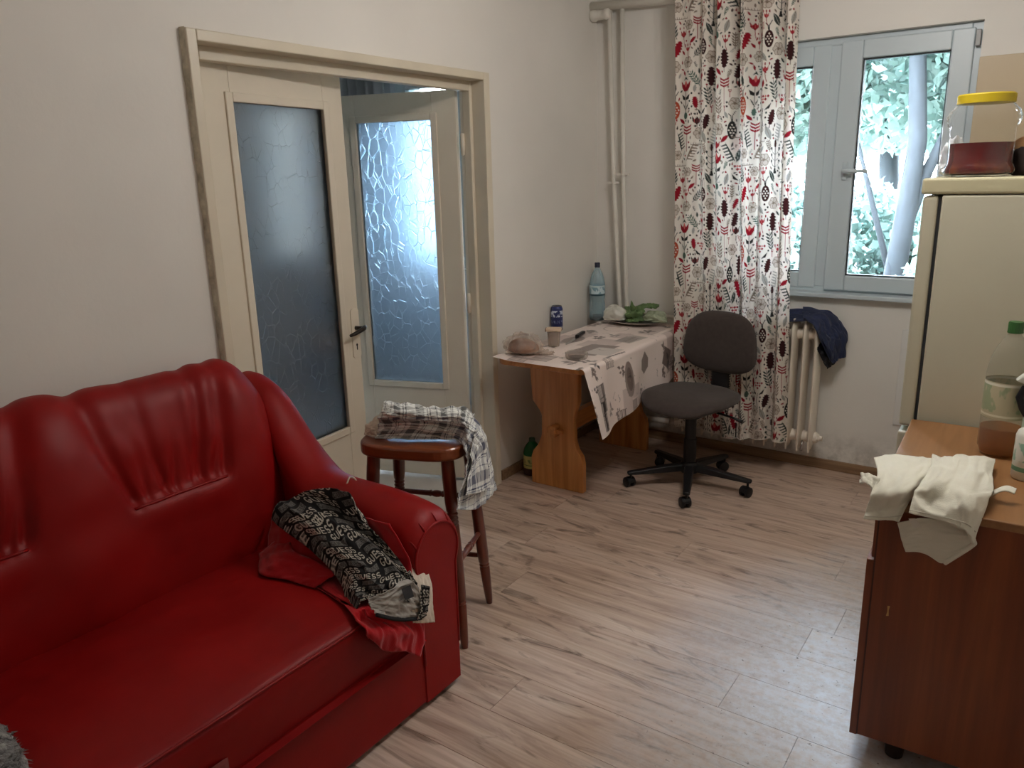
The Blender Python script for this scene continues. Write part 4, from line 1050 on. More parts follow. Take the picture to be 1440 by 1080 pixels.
# ---------------------------------------------------------------- stool
SW = wood_mat('stool_wood', (70, 26, 14), (98, 40, 20), (122, 54, 28), (9, 9, .9), 1.5, .30, coat=.35)
SWH = wood_mat('stool_seat_wood', (92, 42, 20), (124, 62, 30), (148, 82, 44), (.9, 9, 9), 1.5, .28, coat=.35)
t = thing('bar_stool', 'dark brown wooden stool with turned legs beside the red sofa', 'stool', (-1.707, 1.872, 0), math.radians(20), local=True)
so = []
for i in range(40):
    q = 2 * PI * i / 40; c, s = math.cos(q), math.sin(q); so.append((math.copysign(abs(c) ** .5, c) * .185, math.copysign(abs(s) ** .5, s) * .158))
mk('seat', MB().prism(so, .668, .712, 'z'), SWH, t, bevel=.010, seg=3)
def leg_path(sx, sy): return Vector((sx * .177, sy * .148, 0)), Vector((sx * .130, sy * .105, .668))
prof = [(0, .011), (.02, .0135), (.08, .0165), (.155, .0190), (.16, .0165), (.165, .0195), (.172, .0165), (.178, .0195), (.20, .0205), (.30, .0215), (.38, .0205), (.44, .0190), (.445, .0160), (.45, .0195), (.458, .016), (.464, .0195), (.472, .016), (.478, .0195), (.486, .016), (.492, .0195), (.52, .0215), (.60, .0225), (.668, .0215)]
for sx in (-1, 1):
    for sy in (-1, 1):
        a, b_ = leg_path(sx, sy)
        mk('leg', MB().tube([a + (b_ - a) * (z / .668) for z, r_ in prof], [r_ for z, r_ in prof], 14), SW, t, smooth=True, sangle=40)
def rung(p, q, z):
    def at(sx, sy): a, b_ = leg_path(sx, sy); return a + (b_ - a) * (z / .668)
    A, B = at(*p), at(*q); pr = [(.0, .008), (.12, .009), (.3, .010), (.40, .0105), (.42, .0125), (.44, .0095), (.47, .0125), (.5, .0135), (.53, .0125), (.56, .0095), (.58, .0125), (.60, .0105), (.7, .010), (.88, .009), (1, .008)]
    return MB().tube([A + (B - A) * k for k, _ in pr], [r_ for _, r_ in pr], 12)
for p, q, z in (((-1, -1), (-1, 1), .40), ((1, -1), (1, 1), .30), ((-1, 1), (1, 1), .44), ((-1, -1), (1, -1), .22), ((-1, 1), (1, 1), .20)):
    mk('rung', rung(p, q, z), SW, t, smooth=True, sangle=40)
# ---------------------------------------------------------------- red sofa
def leather():
    t = NT('red_leatherette'); n = t.noise(3.5, 3); r = t.ramp(n.outputs[0], [(0.3, lin((122, 7, 7))), (0.7, lin((138, 11, 10)))])
    t.l(r.outputs[0], t.b.inputs['Base Color']); t.b.inputs['Roughness'].default_value = .46; t.b.inputs['Specular IOR Level'].default_value = .22
    n1 = t.noise(260, 3, .6); n2 = t.noise(14, 4, .55); h = t.mix(.75, n1.outputs[0], n2.outputs[0]); t.bump(h, .18, .004)
    return t.m
LEA = leather()
SY1, SY0 = 1.66, -.42
t = thing('sofa', 'red leatherette sofa with pleated back against the left wall', 'sofa', (-1.8, .6, 0))
SEAMS = [(1.03, 1.31), (.455, .735), (-.12, .16)]
# back
nu, nv = 420, 90
yv = np.linspace(SY0 + .11, 1.565, nu)
prof = np.array([(-1.985, .30), (-1.975, .42), (-1.985, .52), (-2.000, .62), (-2.016, .70), (-2.034, .79), (-2.056, .88), (-2.088, .955), (-2.132, 1.000), (-2.180, 1.008), (-2.222, .985), (-2.245, .93), (-2.248, .60), (-2.248, .12)])
d = np.concatenate([[0], np.cumsum(np.linalg.norm(np.diff(prof, axis=0), axis=1))]); q = np.linspace(0, d[-1], nv)
q = np.concatenate([np.linspace(0, d[9], 70), np.linspace(d[9], d[-1], 21)[1:]]); nv = len(q)
C0 = catmull(prof[:, None, :].repeat(2, 1), 400, 2)[:, 0]
dc = np.concatenate([[0], np.cumsum(np.linalg.norm(np.diff(C0, axis=0), axis=1))]); q = q / d[-1] * dc[-1]
px_, pz_ = np.interp(q, dc, C0[:, 0]), np.interp(q, dc, C0[:, 1])
tx, tz = np.gradient(px_), np.gradient(pz_); ln = np.hypot(tx, tz); nx, nz = tz / ln, -tx / ln
YY, QQ = np.meshgrid(yv, np.arange(nv), indexing='ij')
zq = pz_[QQ]; front = np.clip((q[QQ] / (d[9] / d[-1] * dc[-1])), 0, 1.2)          # 0 seat .. 1 crown
zs = .685; k = np.clip((zq - zs) / (1.0 - zs), 0, 1); k = np.where(front > 1.0, 1.0, k)
disp = np.zeros_like(YY)
above = 1 / (1 + np.exp(-(zq - zs - .004) / .006)); above = np.where(front > .9, 1, above)
for (a, b_) in SEAMS:
    m, h = (a + b_) / 2, (b_ - a) / 2
    for f, A, w, fade in ((-1, .026, .020, .25), (-.62, .012, .013, 1.1), (-.30, .016, .014, .75), (.02, .011, .012, 1.15), (.32, .013, .013, .95), (.58, .020, .015, .45), (.82, .010, .011, 1.1), (1, .022, .018, .35)):
        yc = m + h * f * (1 + .52 * k ** 1.1) + .008 * np.sin(zq * 16 + f * 9)
        ww = .8 * w * (1 + 1.3 * k)
        disp -= .8 * A * above * np.clip(1 - fade * k, 0, 1) * np.exp(-((YY - yc) / ww) ** 2)
    inside = np.exp(-((YY - m) / (h * 1.05)) ** 6)
    disp -= .012 * inside * above * np.clip(1 - k * 2.2, 0, 1)
    disp += .014 * inside * (1 - above) * np.exp(-((zq - zs + .03) / .05) ** 2)
    disp += .030 * np.exp(-((YY - (b_ + .135)) / .12) ** 2) * np.clip(np.sin(front * PI * .9), 0, 1)     # plump panel between the seams
disp += .010 * snoise(YY * 1.5, zq * 2, 3)
disp *= np.clip(front * 6, 0, 1)
end = np.clip((YY - 1.36) / .205, 0, 1)
low = np.clip((zq - .45) / .55, 0, 1)
XX = px_[QQ] + nx[QQ] * disp - .055 * end ** 2.2 * np.clip(front * 2, 0, 1) * (front < 1.05); ZZ = pz_[QQ] + nz[QQ] * disp - .115 * end ** 2.4 * low
mk('back', MB().grid(np.stack([XX, YY, ZZ], 2)), LEA, t, smooth=True)
for (a, b_) in SEAMS:
    ys_ = np.linspace(a - .006, b_ + .006, 14); pth = []
    for y in ys_:
        i = np.argmin(np.abs(yv - y)); j = np.argmin(np.abs(zq[i, :70] - (zs - .004))); pth.append((XX[i, j] + .001, y, ZZ[i, j]))
    mk('seam_piping', MB().tube(pth, .0045, 8), LEA, t, smooth=True)
# seat cushion and base
def roundbox(x0, x1, y0, y1, z0, z1, rx, puff=0.0):
    n1, n2 = 40, 60; out = []
    prof = [(x0, z0), (x1 - rx * .6, z0), (x1 - .1 * rx, z0 + rx * .35), (x1, z0 + rx), (x1, (z0 + z1) / 2), (x1, z1 - rx), (x1 - rx * .29, z1 - rx * .29), (x1 - rx, z1), (x0, z1)]
    return prof
ny = 60; yv2 = np.linspace(SY0 + .19, 1.478, ny)
sp_ = [(-1.985, .245), (-1.42, .245), (-1.395, .252), (-1.388, .275), (-1.385, .33), (-1.384, .385), (-1.390, .408), (-1.408, .420), (-1.46, .428), (-1.65, .436), (-1.85, .430), (-1.985, .420)]
S = catmull(np.array(sp_)[:, None, :].repeat(2, 1), 70, 2)[:, 0]
G = np.zeros((ny, 70, 3)); G[..., 0] = S[None, :, 0]; G[..., 2] = S[None, :, 1]; G[..., 1] = yv2[:, None]
G[..., 2] += np.where(G[..., 2] > .40, .006 * snoise(G[..., 0] * 2.2, G[..., 1] * 2.0, 12), 0)
mb = MB().grid(G); mb.add(G[0].tolist(), [tuple(range(70))]); mb.add(G[-1].tolist(), [tuple(range(70))])
mk('seat_cushion', mb, LEA, t, smooth=True, sangle=60)
mk('seat_piping', MB().tube([(-1.3875, y, .4115 + .0006 * math.sin(y * 20)) for y in np.linspace(SY0 + .19, 1.47, 40)], .0040, 8), LEA, t, smooth=True)
mk('base', MB().box(-2.24, -1.425, SY0 + .02, 1.60, .03, .250), LEA, t, bevel=.01)
mk('front_drawer', MB().box(-1.440, -1.392, SY0 + .14, 1.560, .018, .268), LEA, t, bevel=.012, seg=3)
for y in (SY0 + .1, 1.58):
    for x in (-2.2, -1.45): mk('foot', MB().box(x - .02, x + .02, y - .02, y + .02, 0, .03), BLK, t)
mk('pull_strap', MB().grid(np.array([[(-1.388 + .010 * math.sin(i * .5), .735 + .014 * i, .315 - .010 * (i - 3) ** 2 * .1 + dz) for dz in (-.05, -.02, .0)] for i in range(7)])), pm('dull_red_fabric', (112, 48, 44), .9), t, smooth=True, solid=.003)
# arms: swept along x, rolled top, higher wing at the back
def arm_mesh(sgn, yin, yout):
    hx = [(-2.245, .925), (-2.19, .918), (-2.10, .872), (-1.985, .752), (-1.885, .672), (-1.82, .646), (-1.72, .640), (-1.60, .640), (-1.50, .632), (-1.44, .622), (-1.405, .606), (-1.388, .590)]
    H = catmull(np.array(hx)[:, None, :].repeat(2, 1), 80, 2)[:, 0]; G = []
    for x, h in H:
        fr = np.clip((x + 1.44) / .052, 0, 1); sc = 1 - .10 * fr ** 2.5                         # rounded front edge
        wing = np.clip((-1.86 - x) / .25, 0, 1); yi = yin + .055 * wing; w = (yout - yi) / 2; yc = (yi + yout) / 2
        R = w * (1.0 + .13 * (1 - wing)); sec = []
        lo = .022
        zc = h - R * .92
        zb_ = zc - .06
        for z in np.linspace(lo, zb_, 7): sec.append((yc - w * (.94 if z < zb_ - .02 else 1.0), z))
        for a in np.linspace(PI * 1.08, -PI * .08, 26): sec.append((yc + R * math.cos(a), zc + R * .92 * math.sin(a)))
        for z in np.linspace(zb_, lo, 7): sec.append((yc + w * .96, z))
        sec = [(yc + (y - yc) * sc, z if z < .1 else z - (1 - sc) * .10) for y, z in sec]
        G.append([(x, (y if sgn > 0 else 2 * .62 - y), z) for y, z in sec])
    G = np.array(G); m = MB().grid(G); m.add(G[-1].tolist(), [tuple(range(G.shape[1]))]); m.add(G[0].tolist(), [tuple(range(G.shape[1]))])
    return m, G
am_, AG = arm_mesh(1, 1.470, SY1 - .004); mk('arm', am_, LEA, t, smooth=True, sangle=50)
am2, AG2 = arm_mesh(-1, 1.470, SY1 - .004); mk('arm', am2, LEA, t, smooth=True, sangle=50)
for g in (AG, AG2):
    e = g[-1]; mk('arm_piping', MB().tube([(-1.3885, p[1], p[2]) for p in e[2:-2]], .004, 8), LEA, t, smooth=True)
    # gathered pleats on the rolled front of the arm
    for kk in range(5):
        i = 12 + kk * 4; pth = [tuple(g[-1 - j][i] + np.array([.0, 0, .001])) for j in range(0, 9, 2)]
        mk('arm_pleat', MB().tube(pth, [.0015, .0035, .0035, .0025, .001], 6), LEA, t, smooth=True)

# ---------------------------------------------------------------- clothes on the sofa
def drape(name, C, nu, nv, mat, parent, amp=.006, fu=4, fv=3, seed=1, solid=.0025, col=None, fine=.0, post=None):
    P = catmull(np.array(C), nu, nv)
    if amp: P = wrinkle(P, amp, fu, fv, seed)
    if fine: P = wrinkle(P, fine, fu * 3, fv * 3, seed + 50, False)
    if post is not None: P = post(P)
    return mk(name, MB().grid(P), mat, parent, smooth=True, fixn=False, solid=solid, col=col), P
TSH_A=[[(-0.337,2.161,0.790),(-0.287,2.207,0.795),(-0.224,2.229,0.790),(-0.201,2.290,0.785)],
 [(-0.302,2.015,0.800),(-0.261,2.041,0.805),(-0.219,2.065,0.800),(-0.196,2.123,0.785)],
 [(-0.300,1.945,0.774),(-0.263,1.945,0.791),(-0.225,1.944,0.800),(-0.210,2.035,0.780)],
 [(-0.307,1.945,0.740),(-0.270,1.945,0.745),(-0.241,1.945,0.755),(-0.218,1.970,0.770)],
 [(-0.309,1.930,0.711),(-0.278,1.930,0.717),(-0.251,1.930,0.722),(-0.231,1.930,0.723)]]
TSH_B=[[(-0.210,2.279,0.785),(-0.176,2.242,0.795),(-0.151,2.276,0.795),(-0.111,2.293,0.795),(-0.070,2.339,0.780)],
 [(-0.199,2.141,0.790),(-0.164,2.125,0.810),(-0.138,2.189,0.800),(-0.102,2.181,0.800),(-0.070,2.228,0.775)],
 [(-0.204,1.982,0.800),(-0.170,1.972,0.820),(-0.137,2.021,0.810),(-0.099,2.004,0.815),(-0.056,2.075,0.790)],
 [(-0.209,1.940,0.781),(-0.170,1.940,0.787),(-0.126,1.940,0.791),(-0.092,1.940,0.804),(-0.066,2.018,0.785)],
 [(-0.212,1.915,0.757),(-0.168,1.910,0.757),(-0.119,1.910,0.753),(-0.092,1.910,0.742),(-0.075,1.920,0.710)]]
TSH_C=[[(-0.237,1.945,0.713),(-0.181,1.945,0.740),(-0.129,1.945,0.740),(-0.079,1.945,0.726)],
 [(-0.223,1.945,0.670),(-0.176,1.945,0.691),(-0.123,1.945,0.687),(-0.076,1.945,0.708)],
 [(-0.212,1.945,0.644),(-0.172,1.945,0.650),(-0.128,1.945,0.637),(-0.079,1.945,0.695)]]
PLAID=[[(-1.849,1.860,0.800),(-1.806,1.797,0.790),(-1.803,1.770,0.755),(-1.797,1.744,0.716)],
 [(-1.784,1.858,0.800),(-1.705,1.772,0.800),(-1.707,1.765,0.765),(-1.725,1.770,0.716)],
 [(-1.735,1.904,0.785),(-1.644,1.808,0.795),(-1.641,1.803,0.765),(-1.657,1.810,0.716)],
 [(-1.655,1.922,0.785),(-1.588,1.850,0.790),(-1.577,1.842,0.760),(-1.585,1.852,0.716)],
 [(-1.606,1.969,0.780),(-1.536,1.881,0.785),(-1.537,1.874,0.755),(-1.535,1.854,0.722)],
 [(-1.549,1.973,0.765),(-1.505,1.901,0.765),(-1.487,1.862,0.745),(-1.476,1.826,0.700)],
 [(-1.558,2.046,0.684),(-1.496,1.932,0.708),(-1.474,1.872,0.705),(-1.467,1.824,0.673)],
 [(-1.578,2.101,0.570),(-1.503,1.952,0.619),(-1.469,1.858,0.645),(-1.454,1.786,0.640)],
 [(-1.591,2.135,0.487),(-1.514,1.982,0.530),(-1.473,1.870,0.557),(-1.442,1.754,0.596)],
 [(-1.595,2.147,0.431),(-1.520,1.999,0.464),(-1.476,1.876,0.484),(-1.431,1.722,0.551)]]
WHITECLOTH=[[(-1.858,1.754,0.715),(-1.816,1.753,0.715),(-1.772,1.762,0.715)],
 [(-1.870,1.775,0.735),(-1.811,1.756,0.740),(-1.789,1.787,0.730)],
 [(-1.858,1.802,0.755),(-1.816,1.790,0.755),(-1.793,1.803,0.740)],
 [(-1.884,1.893,0.760),(-1.871,1.889,0.750),(-1.857,1.894,0.730)]]
SHORTS=[[(-1.848,1.343,0.600),(-1.823,1.417,0.620),(-1.694,1.435,0.670),(-1.575,1.435,0.671)],
 [(-1.754,1.328,0.585),(-1.696,1.375,0.610),(-1.643,1.431,0.610),(-1.546,1.435,0.616)],
 [(-1.643,1.322,0.555),(-1.592,1.358,0.580),(-1.547,1.413,0.580),(-1.485,1.435,0.576)],
 [(-1.565,1.319,0.520),(-1.517,1.352,0.545),(-1.480,1.406,0.545),(-1.425,1.435,0.536)],
 [(-1.508,1.302,0.485),(-1.455,1.329,0.510),(-1.417,1.386,0.510),(-1.368,1.427,0.490)],
 [(-1.464,1.278,0.460),(-1.419,1.310,0.480),(-1.373,1.366,0.480),(-1.358,1.441,0.435)],
 [(-1.423,1.256,0.450),(-1.404,1.299,0.460),(-1.358,1.359,0.438),(-1.358,1.448,0.382)]]
LINING=[[(-1.394,1.285,0.470),(-1.353,1.318,0.490),(-1.350,1.390,0.491),(-1.350,1.433,0.446)],
 [(-1.376,1.271,0.460),(-1.350,1.311,0.458),(-1.350,1.379,0.441),(-1.350,1.437,0.391)],
 [(-1.350,1.265,0.450),(-1.350,1.315,0.414),(-1.350,1.363,0.384),(-1.350,1.431,0.353)]]
REDCLOTH=[[(-1.941,1.418,0.520),(-1.735,1.377,0.570),(-1.623,1.445,0.593),(-1.450,1.445,0.613)],
 [(-1.924,1.383,0.460),(-1.743,1.350,0.510),(-1.584,1.399,0.520),(-1.396,1.445,0.540)],
 [(-1.823,1.296,0.430),(-1.724,1.325,0.445),(-1.585,1.366,0.455),(-1.373,1.443,0.470)],
 [(-1.713,1.300,0.425),(-1.620,1.300,0.430),(-1.492,1.302,0.435),(-1.370,1.451,0.400)],
 [(-1.525,1.279,0.425),(-1.448,1.272,0.425),(-1.370,1.315,0.424),(-1.370,1.452,0.335)],
 [(-1.370,1.223,0.430),(-1.355,1.296,0.385),(-1.355,1.376,0.342),(-1.360,1.452,0.288)],
 [(-1.355,1.238,0.391),(-1.355,1.290,0.324),(-1.355,1.365,0.281),(-1.355,1.420,0.231)]]
WHITESHIRT=[[(-1.440,1.455,0.523),(-1.430,1.502,0.488),(-1.410,1.532,0.447)],
 [(-1.390,1.426,0.473),(-1.380,1.466,0.446),(-1.370,1.508,0.417)],
 [(-1.360,1.403,0.416),(-1.355,1.445,0.389),(-1.350,1.490,0.364)],
 [(-1.350,1.401,0.351),(-1.345,1.441,0.331),(-1.340,1.481,0.314)]]
JACKET=[[(-1.177,4.070,0.855),(-1.155,4.000,0.834),(-1.132,3.930,0.806)],
 [(-1.022,4.070,0.852),(-1.003,4.000,0.835),(-0.974,3.920,0.818)],
 [(-0.913,4.080,0.844),(-0.909,4.000,0.821),(-0.916,3.915,0.785)],
 [(-0.852,4.080,0.805),(-0.865,4.000,0.771),(-0.894,3.925,0.725)],
 [(-0.806,4.080,0.737),(-0.838,4.020,0.716),(-0.869,3.950,0.672)],
 [(-0.825,4.080,0.633),(-0.833,4.030,0.620),(-0.848,3.980,0.610)]]

REDM = pm('red_cotton', (168, 18, 26), .92, var=.06, vscale=12, bump=.25, bscale=260, sheen=.2, spec=.2)
WHTM = pm('white_cotton', (206, 192, 176), .92, var=.04, vscale=10, bump=.25, bscale=260, spec=.2)
t = thing('white_garment', 'white garment under the red one with its hem hanging at the sofa arm', 'clothing', tuple(WHITESHIRT[1][1]))
drape('fabric', WHITESHIRT, 36, 24, WHTM, t, .004, 2, 3, 5)
t = thing('red_garment', 'crumpled red garment lying under the printed shorts on the sofa seat', 'clothing', (-1.6, 1.38, .44))
redp = lambda P: np.stack([P[..., 0], P[..., 1], np.where(P[..., 0] < -1.40, np.maximum(P[..., 2], .440), P[..., 2])], 2)
drape('fabric', REDCLOTH, 90, 60, REDM, t, .013, 1.6, 1.6, 8, .003, fine=.001, post=redp)
mk('tag', MB().grid(catmull([[(-1.66, 1.287, .447), (-1.655, 1.325, .452)], [(-1.635, 1.285, .450), (-1.628, 1.322, .448)]], 4, 6)), WHTM, t, solid=.001)
mk('folded_hem', MB().grid(wrinkle(catmull([[(-1.90, 1.32, .445), (-1.80, 1.245, .445), (-1.70, 1.262, .446), (-1.60, 1.275, .444)], [(-1.88, 1.36, .475), (-1.78, 1.285, .478), (-1.68, 1.292, .470), (-1.58, 1.296, .462)], [(-1.84, 1.40, .50), (-1.75, 1.33, .50), (-1.66, 1.33, .49), (-1.56, 1.33, .478)]], 14, 40), .006, 2, 4, 4)), REDM, t, smooth=True, solid=.003)
# printed shorts
def stroke_font():
    arc = lambda cx, cy, rx, ry, a0, a1, n=9: [(cx + rx * math.cos(math.radians(a0 + (a1 - a0) * i / n)), cy + ry * math.sin(math.radians(a0 + (a1 - a0) * i / n))) for i in range(n + 1)]
    G_ = [arc(.5, .5, .42, .5, 50, 300) + [(.92, .42), (.55, .42)]]
    U_ = [[(.1, 1), (.1, .35)] + arc(.5, .35, .4, .35, 180, 360) + [(.9, 1)]]
    E_ = [[(.88, 1), (.12, 1), (.12, 0), (.88, 0)], [(.12, .5), (.78, .5)]]
    S_ = [arc(.5, .74, .38, .26, 30, 270) + arc(.5, .25, .40, .26, 90, -150)]
    return {'G': G_, 'U': U_, 'E': E_, 'S': S_}
def shorts_print():
    R = Raster(.42, .50, .0009, (26, 25, 26)); F = stroke_font(); r = random.Random(9); ch = .0185
    y = .006; row = 0
    while y < .49:
        x = -.02 - r.uniform(0, .17); kk = 0
        while x < .44:
            if kk % 2 == 0:
                for L in 'GUESS':
                    for st in F[L]: R.line([(x + px * ch * .78, y + py * ch) for px, py in st], .0030, (190, 184, 172))
                    x += ch * .98
            else:
                R.poly([(x, y), (x + .055, y), (x + .060, y + ch), (x + .005, y + ch)], (104, 102, 99))
                for L, q in zip('GUESS', range(5)):
                    for st in F[L]: R.line([(x + .004 + (q + px * .8) * .0105, y + .003 + py * .012) for px, py in st], .0016, (30, 29, 30))
                x += .060
            x += .014; kk += 1
        y += ch + .0085; row += 1
    return R
SR = shorts_print(); nu, nv = 330, 230
Ps = catmull(np.array(SHORTS), nu, nv)
a_, b_ = np.meshgrid(np.linspace(.46, .02, nu), np.linspace(.02, .30, nv), indexing='ij')
b2 = b_ + .012 * np.sin(a_ * 30); a2 = a_ + .010 * np.sin(b_ * 42 + a_ * 12)
colS = SR.sample(b2, a2)
t = thing('shorts', 'black shorts printed with GUESS lettering lying across the red garment', 'shorts', (-1.55, 1.40, .45))
Pw = wrinkle(Ps, .010, 2.6, 1.6, 15); Pw = wrinkle(Pw, .0022, 6, 4, 31, False)
edge = np.clip(np.minimum(np.linspace(0, 1, nv), np.linspace(1, 0, nv)) / .10, 0, 1)[None, :]; Pw[..., 2] -= .035 * (1 - edge) ** 2 * (Pw[..., 0] < -1.37)
GU = attr_mat('shorts_print', .9, bump=.2, bscale=600, spec=.25)
mk('fabric', MB().grid(Pw), GU, t, smooth=True, fixn=False, col=colS, solid=.003)
drape('lining', LINING, 40, 40, pm('grey_jersey', (172, 168, 162), .95, bump=.3, bscale=400, spec=.2), t, .007, 3, 3, 21, .002)
LN = np.array(LINING)
hem1 = catmull(LN, 40, 40)[-1]; mk('hem', MB().tube([tuple(p + np.array([.004, 0, -.002])) for p in hem1[::3]], .0055, 8), pm('black_jersey', (24, 23, 24), .95), t, smooth=True)
hm = catmull(np.array([[LN[0, 3] + (.006, .005, .008), LN[0, 3] + (.010, .035, -.01)], [LN[1, 3] + (.010, -.012, .004), LN[1, 3] + (.010, .022, -.006)], [LN[2, 3] + (.010, -.022, .004), LN[2, 3] + (.010, .016, 0)]]), 60, 40)
aa, bb = np.meshgrid(np.linspace(.20, .08, 60), np.linspace(.05, .10, 40), indexing='ij')
mk('turned_hem', MB().grid(wrinkle(hm, .004, 2, 2, 9)), GU, t, smooth=True, fixn=False, col=SR.sample(bb, aa), solid=.002)
tgp = (LN[0, 2] + LN[1, 2]) / 2 + np.array([.012, 0, .0])
mk('care_label', MB().grid(np.array([[tgp + (.0, -.03, .018), tgp + (.0, .005, .012)], [tgp + (.006, -.024, -.018), tgp + (.006, .010, -.024)]])), pm('dark_tag', (44, 42, 44), .8), t, solid=.001)
lp = [(-1.735, 1.535, .622), (-1.728, 1.545, .640), (-1.735, 1.562, .650), (-1.728, 1.575, .645), (-1.712, 1.572, .628), (-1.705, 1.555, .618), (-1.690, 1.545, .605), (-1.66, 1.53, .600)]
mk('drawstring', MB().tube([tuple(p) for p in catmull(np.array(lp)[:, None, :].repeat(2, 1), 40, 2)[:, 0]], .0028, 6), pm('cord_beige', (176, 164, 142), .9), t, smooth=True)

# grey fluffy blanket at the near end of the seat
t = thing('blanket', 'grey mottled fluffy blanket bunched on the near end of the sofa seat', 'blanket', (-1.62, .30, .437), local=True)
bm_ = NT('fluffy_fleece'); n = bm_.noise(16, 5, .7); r = bm_.ramp(n.outputs[0], [(.38, lin((44, 42, 44))), (.5, lin((112, 110, 108))), (.62, lin((168, 168, 162)))]); bm_.l(r.outputs[0], bm_.b.inputs['Base Color'])
bm_.b.inputs['Roughness'].default_value = 1.0; bm_.b.inputs['Sheen Weight'].default_value = .5; n = bm_.noise(120, 4, .7); bm_.bump(n.outputs[0], .8, .01)
mk('fleece', crumple_mb((.24, .215, .075), 14, .14, 70, 9), bm_.m, t, smooth=True)
fz = MB(); r3 = np.random.RandomState(5); src = crumple_mb((.24, .215, .075), 14, .14, 70, 9).v
pick = r3.choice(len(src), 4000); V = []
for i in pick:
    p = np.array(src[i]); dd = p / (np.linalg.norm(p) + 1e-6) + r3.normal(size=3) * .5; dd /= np.linalg.norm(dd); s1 = np.cross(dd, r3.normal(size=3)) * .0016
    V += [p - s1, p + s1, p + dd * .012]
fz.v = [tuple(p) for p in V]; fz.f = np.arange(len(V)).reshape(-1, 3).tolist()
fo = mk('pile', fz, bm_.m, t, fixn=False); fo['kind'] = 'stuff'

# ---------------------------------------------------------------- plaid shirt on the stool
def plaid(a, b_):
    """a, b_ cloth coordinates in metres -> colour"""
    W, N_, K_ = lin((228, 229, 225)), lin((30, 38, 78)), lin((40, 42, 48))
    def bands(u, wd):
        m = (u % .088) / .088
        big = ((m > .04) & (m < .36)).astype(float); thin = (((m > .50) & (m < .535)) | ((m > .60) & (m < .625)) | ((m > .86) & (m < .885))).astype(float)
        return big * .55 + thin * .8
    A, B = bands(a, 0), bands(b_ + .02, 0); f = np.clip((A + B) * .78, 0, 1)[..., None]
    nav = np.clip((a - .20) / .10, 0, 1)[..., None]
    return W * (1 - f) + (K_ * (1 - nav) + N_ * nav) * f
nu, nv = 260, 150
Pp = catmull(np.array(PLAID), nu, nv)
Pp = wrinkle(Pp, .011, 2.4, 2.0, 44); Pp = wrinkle(Pp, .0022, 7, 5, 45, False)
Pp[:135, :, 2] = np.maximum(Pp[:135, :, 2], .716)
Lu = np.linspace(0, .62, nu); Lv = np.linspace(0, .30, nv); A, B = np.meshgrid(Lu, Lv, indexing='ij')
A = A + .014 * np.sin(B * 22 + A * 7); B = B + .016 * np.sin(A * 17)
t = thing('plaid_shirt', 'crumpled black, white and navy plaid shirt draped over the wooden stool', 'shirt', (-1.62, 1.86, .714))
PLM = attr_mat('plaid_print', .9, bump=.2, bscale=500, spec=.25)
mk('fabric', MB().grid(Pp), PLM, t, smooth=True, fixn=False, col=plaid(A, B), solid=.0025)
# second fold lying on top and a flap with the cut hem
C2 = np.array(PLAID)[0:6, 0:3] + np.array([.015, -.02, .022]); C2[:, 2, 2] += .01
A2, B2 = np.meshgrid(np.linspace(.1, .5, 120), np.linspace(.0, .2, 70), indexing='ij'); P2 = wrinkle(wrinkle(catmull(C2, 120, 70), .010, 2, 2.4, 61), .002, 6, 6, 3, False)
mk('sleeve', MB().grid(P2), PLM, t, smooth=True, fixn=False, col=plaid(B2 * 1.3 + .2 * A2, A2), solid=.0025)
C3 = np.array(PLAID)[5:9, 1:4].copy(); C3 += np.array([.022, -.004, -.004])
A3, B3 = np.meshgrid(np.linspace(.3, .5, 90), np.linspace(0, .18, 70), indexing='ij')
mk('cuff', MB().grid(wrinkle(catmull(C3, 90, 70), .007, 1.4, 2, 71)), PLM, t, smooth=True, fixn=False, col=plaid(A3, B3 + .04), solid=.0025)
t = thing('white_cloth', 'small white cloth under the plaid shirt at the left end of the stool', 'cloth', tuple(WHITECLOTH[1][1]))
drape('fabric', WHITECLOTH, 40, 30, WHTM, t, .006, 2, 2, 6)

# ---------------------------------------------------------------- navy jacket on the radiator
t = thing('jacket', 'dark navy jacket draped over the right end of the radiator', 'jacket', (-.95, 4.0, .83))
NAV = pm('navy_twill', (25, 35, 66), .8, var=.35, vscale=9, bump=.3, bscale=420, sheen=.1)
drape('body', JACKET, 110, 70, NAV, t, .013, 1.7, 2.2, 12, .004, fine=.0012)
J = np.array(JACKET); drape('sleeve', J[1:6, 0:3] + np.array([-.012, -.012, .016]) * np.array([1, 1, 1]), 90, 50, NAV, t, .012, 1.5, 1.8, 27, .004)
drape('lining', J[3:6, 0:3] + np.array([-.03, .01, -.035]), 40, 30, pm('black_lining', (20, 20, 26), .6), t, .008, 1.5, 1.5, 28, .003)

# ---------------------------------------------------------------- cabinet
CW_ = wood_mat('cabinet_laminate', (98, 44, 16), (120, 56, 22), (136, 70, 30), (10, 10, .7), 1.2, .38, bump=.03)
CT = wood_mat('cabinet_top_laminate', (126, 88, 54), (146, 104, 66), (160, 118, 78), (9, .8, 9), 1.2, .34, bump=.03)
CX, CYY, CZ = -.292, 1.966, .757
rz = math.radians(2.0)
t = thing('cabinet', 'brown wooden cabinet with a lighter top standing at the right', 'cabinet', (CX, CYY, 0), rz, local=True)
CL, CD = .735, .60
mk('top', MB().box(-.004, CD, -.004, CL, CZ - .022, CZ), CT, t, bevel=.003)
mk('side_panel', MB().box(0.012, CD, 0, .018, .075, CZ - .022), CW_, t, bevel=.0015)
mk('side_panel', MB().box(0.012, CD, CL - .018, CL, .075, CZ - .022), CW_, t, bevel=.0015)
mk('back_panel', MB().box(CD - .01, CD, .018, CL - .018, .075, CZ - .022), CW_, t)
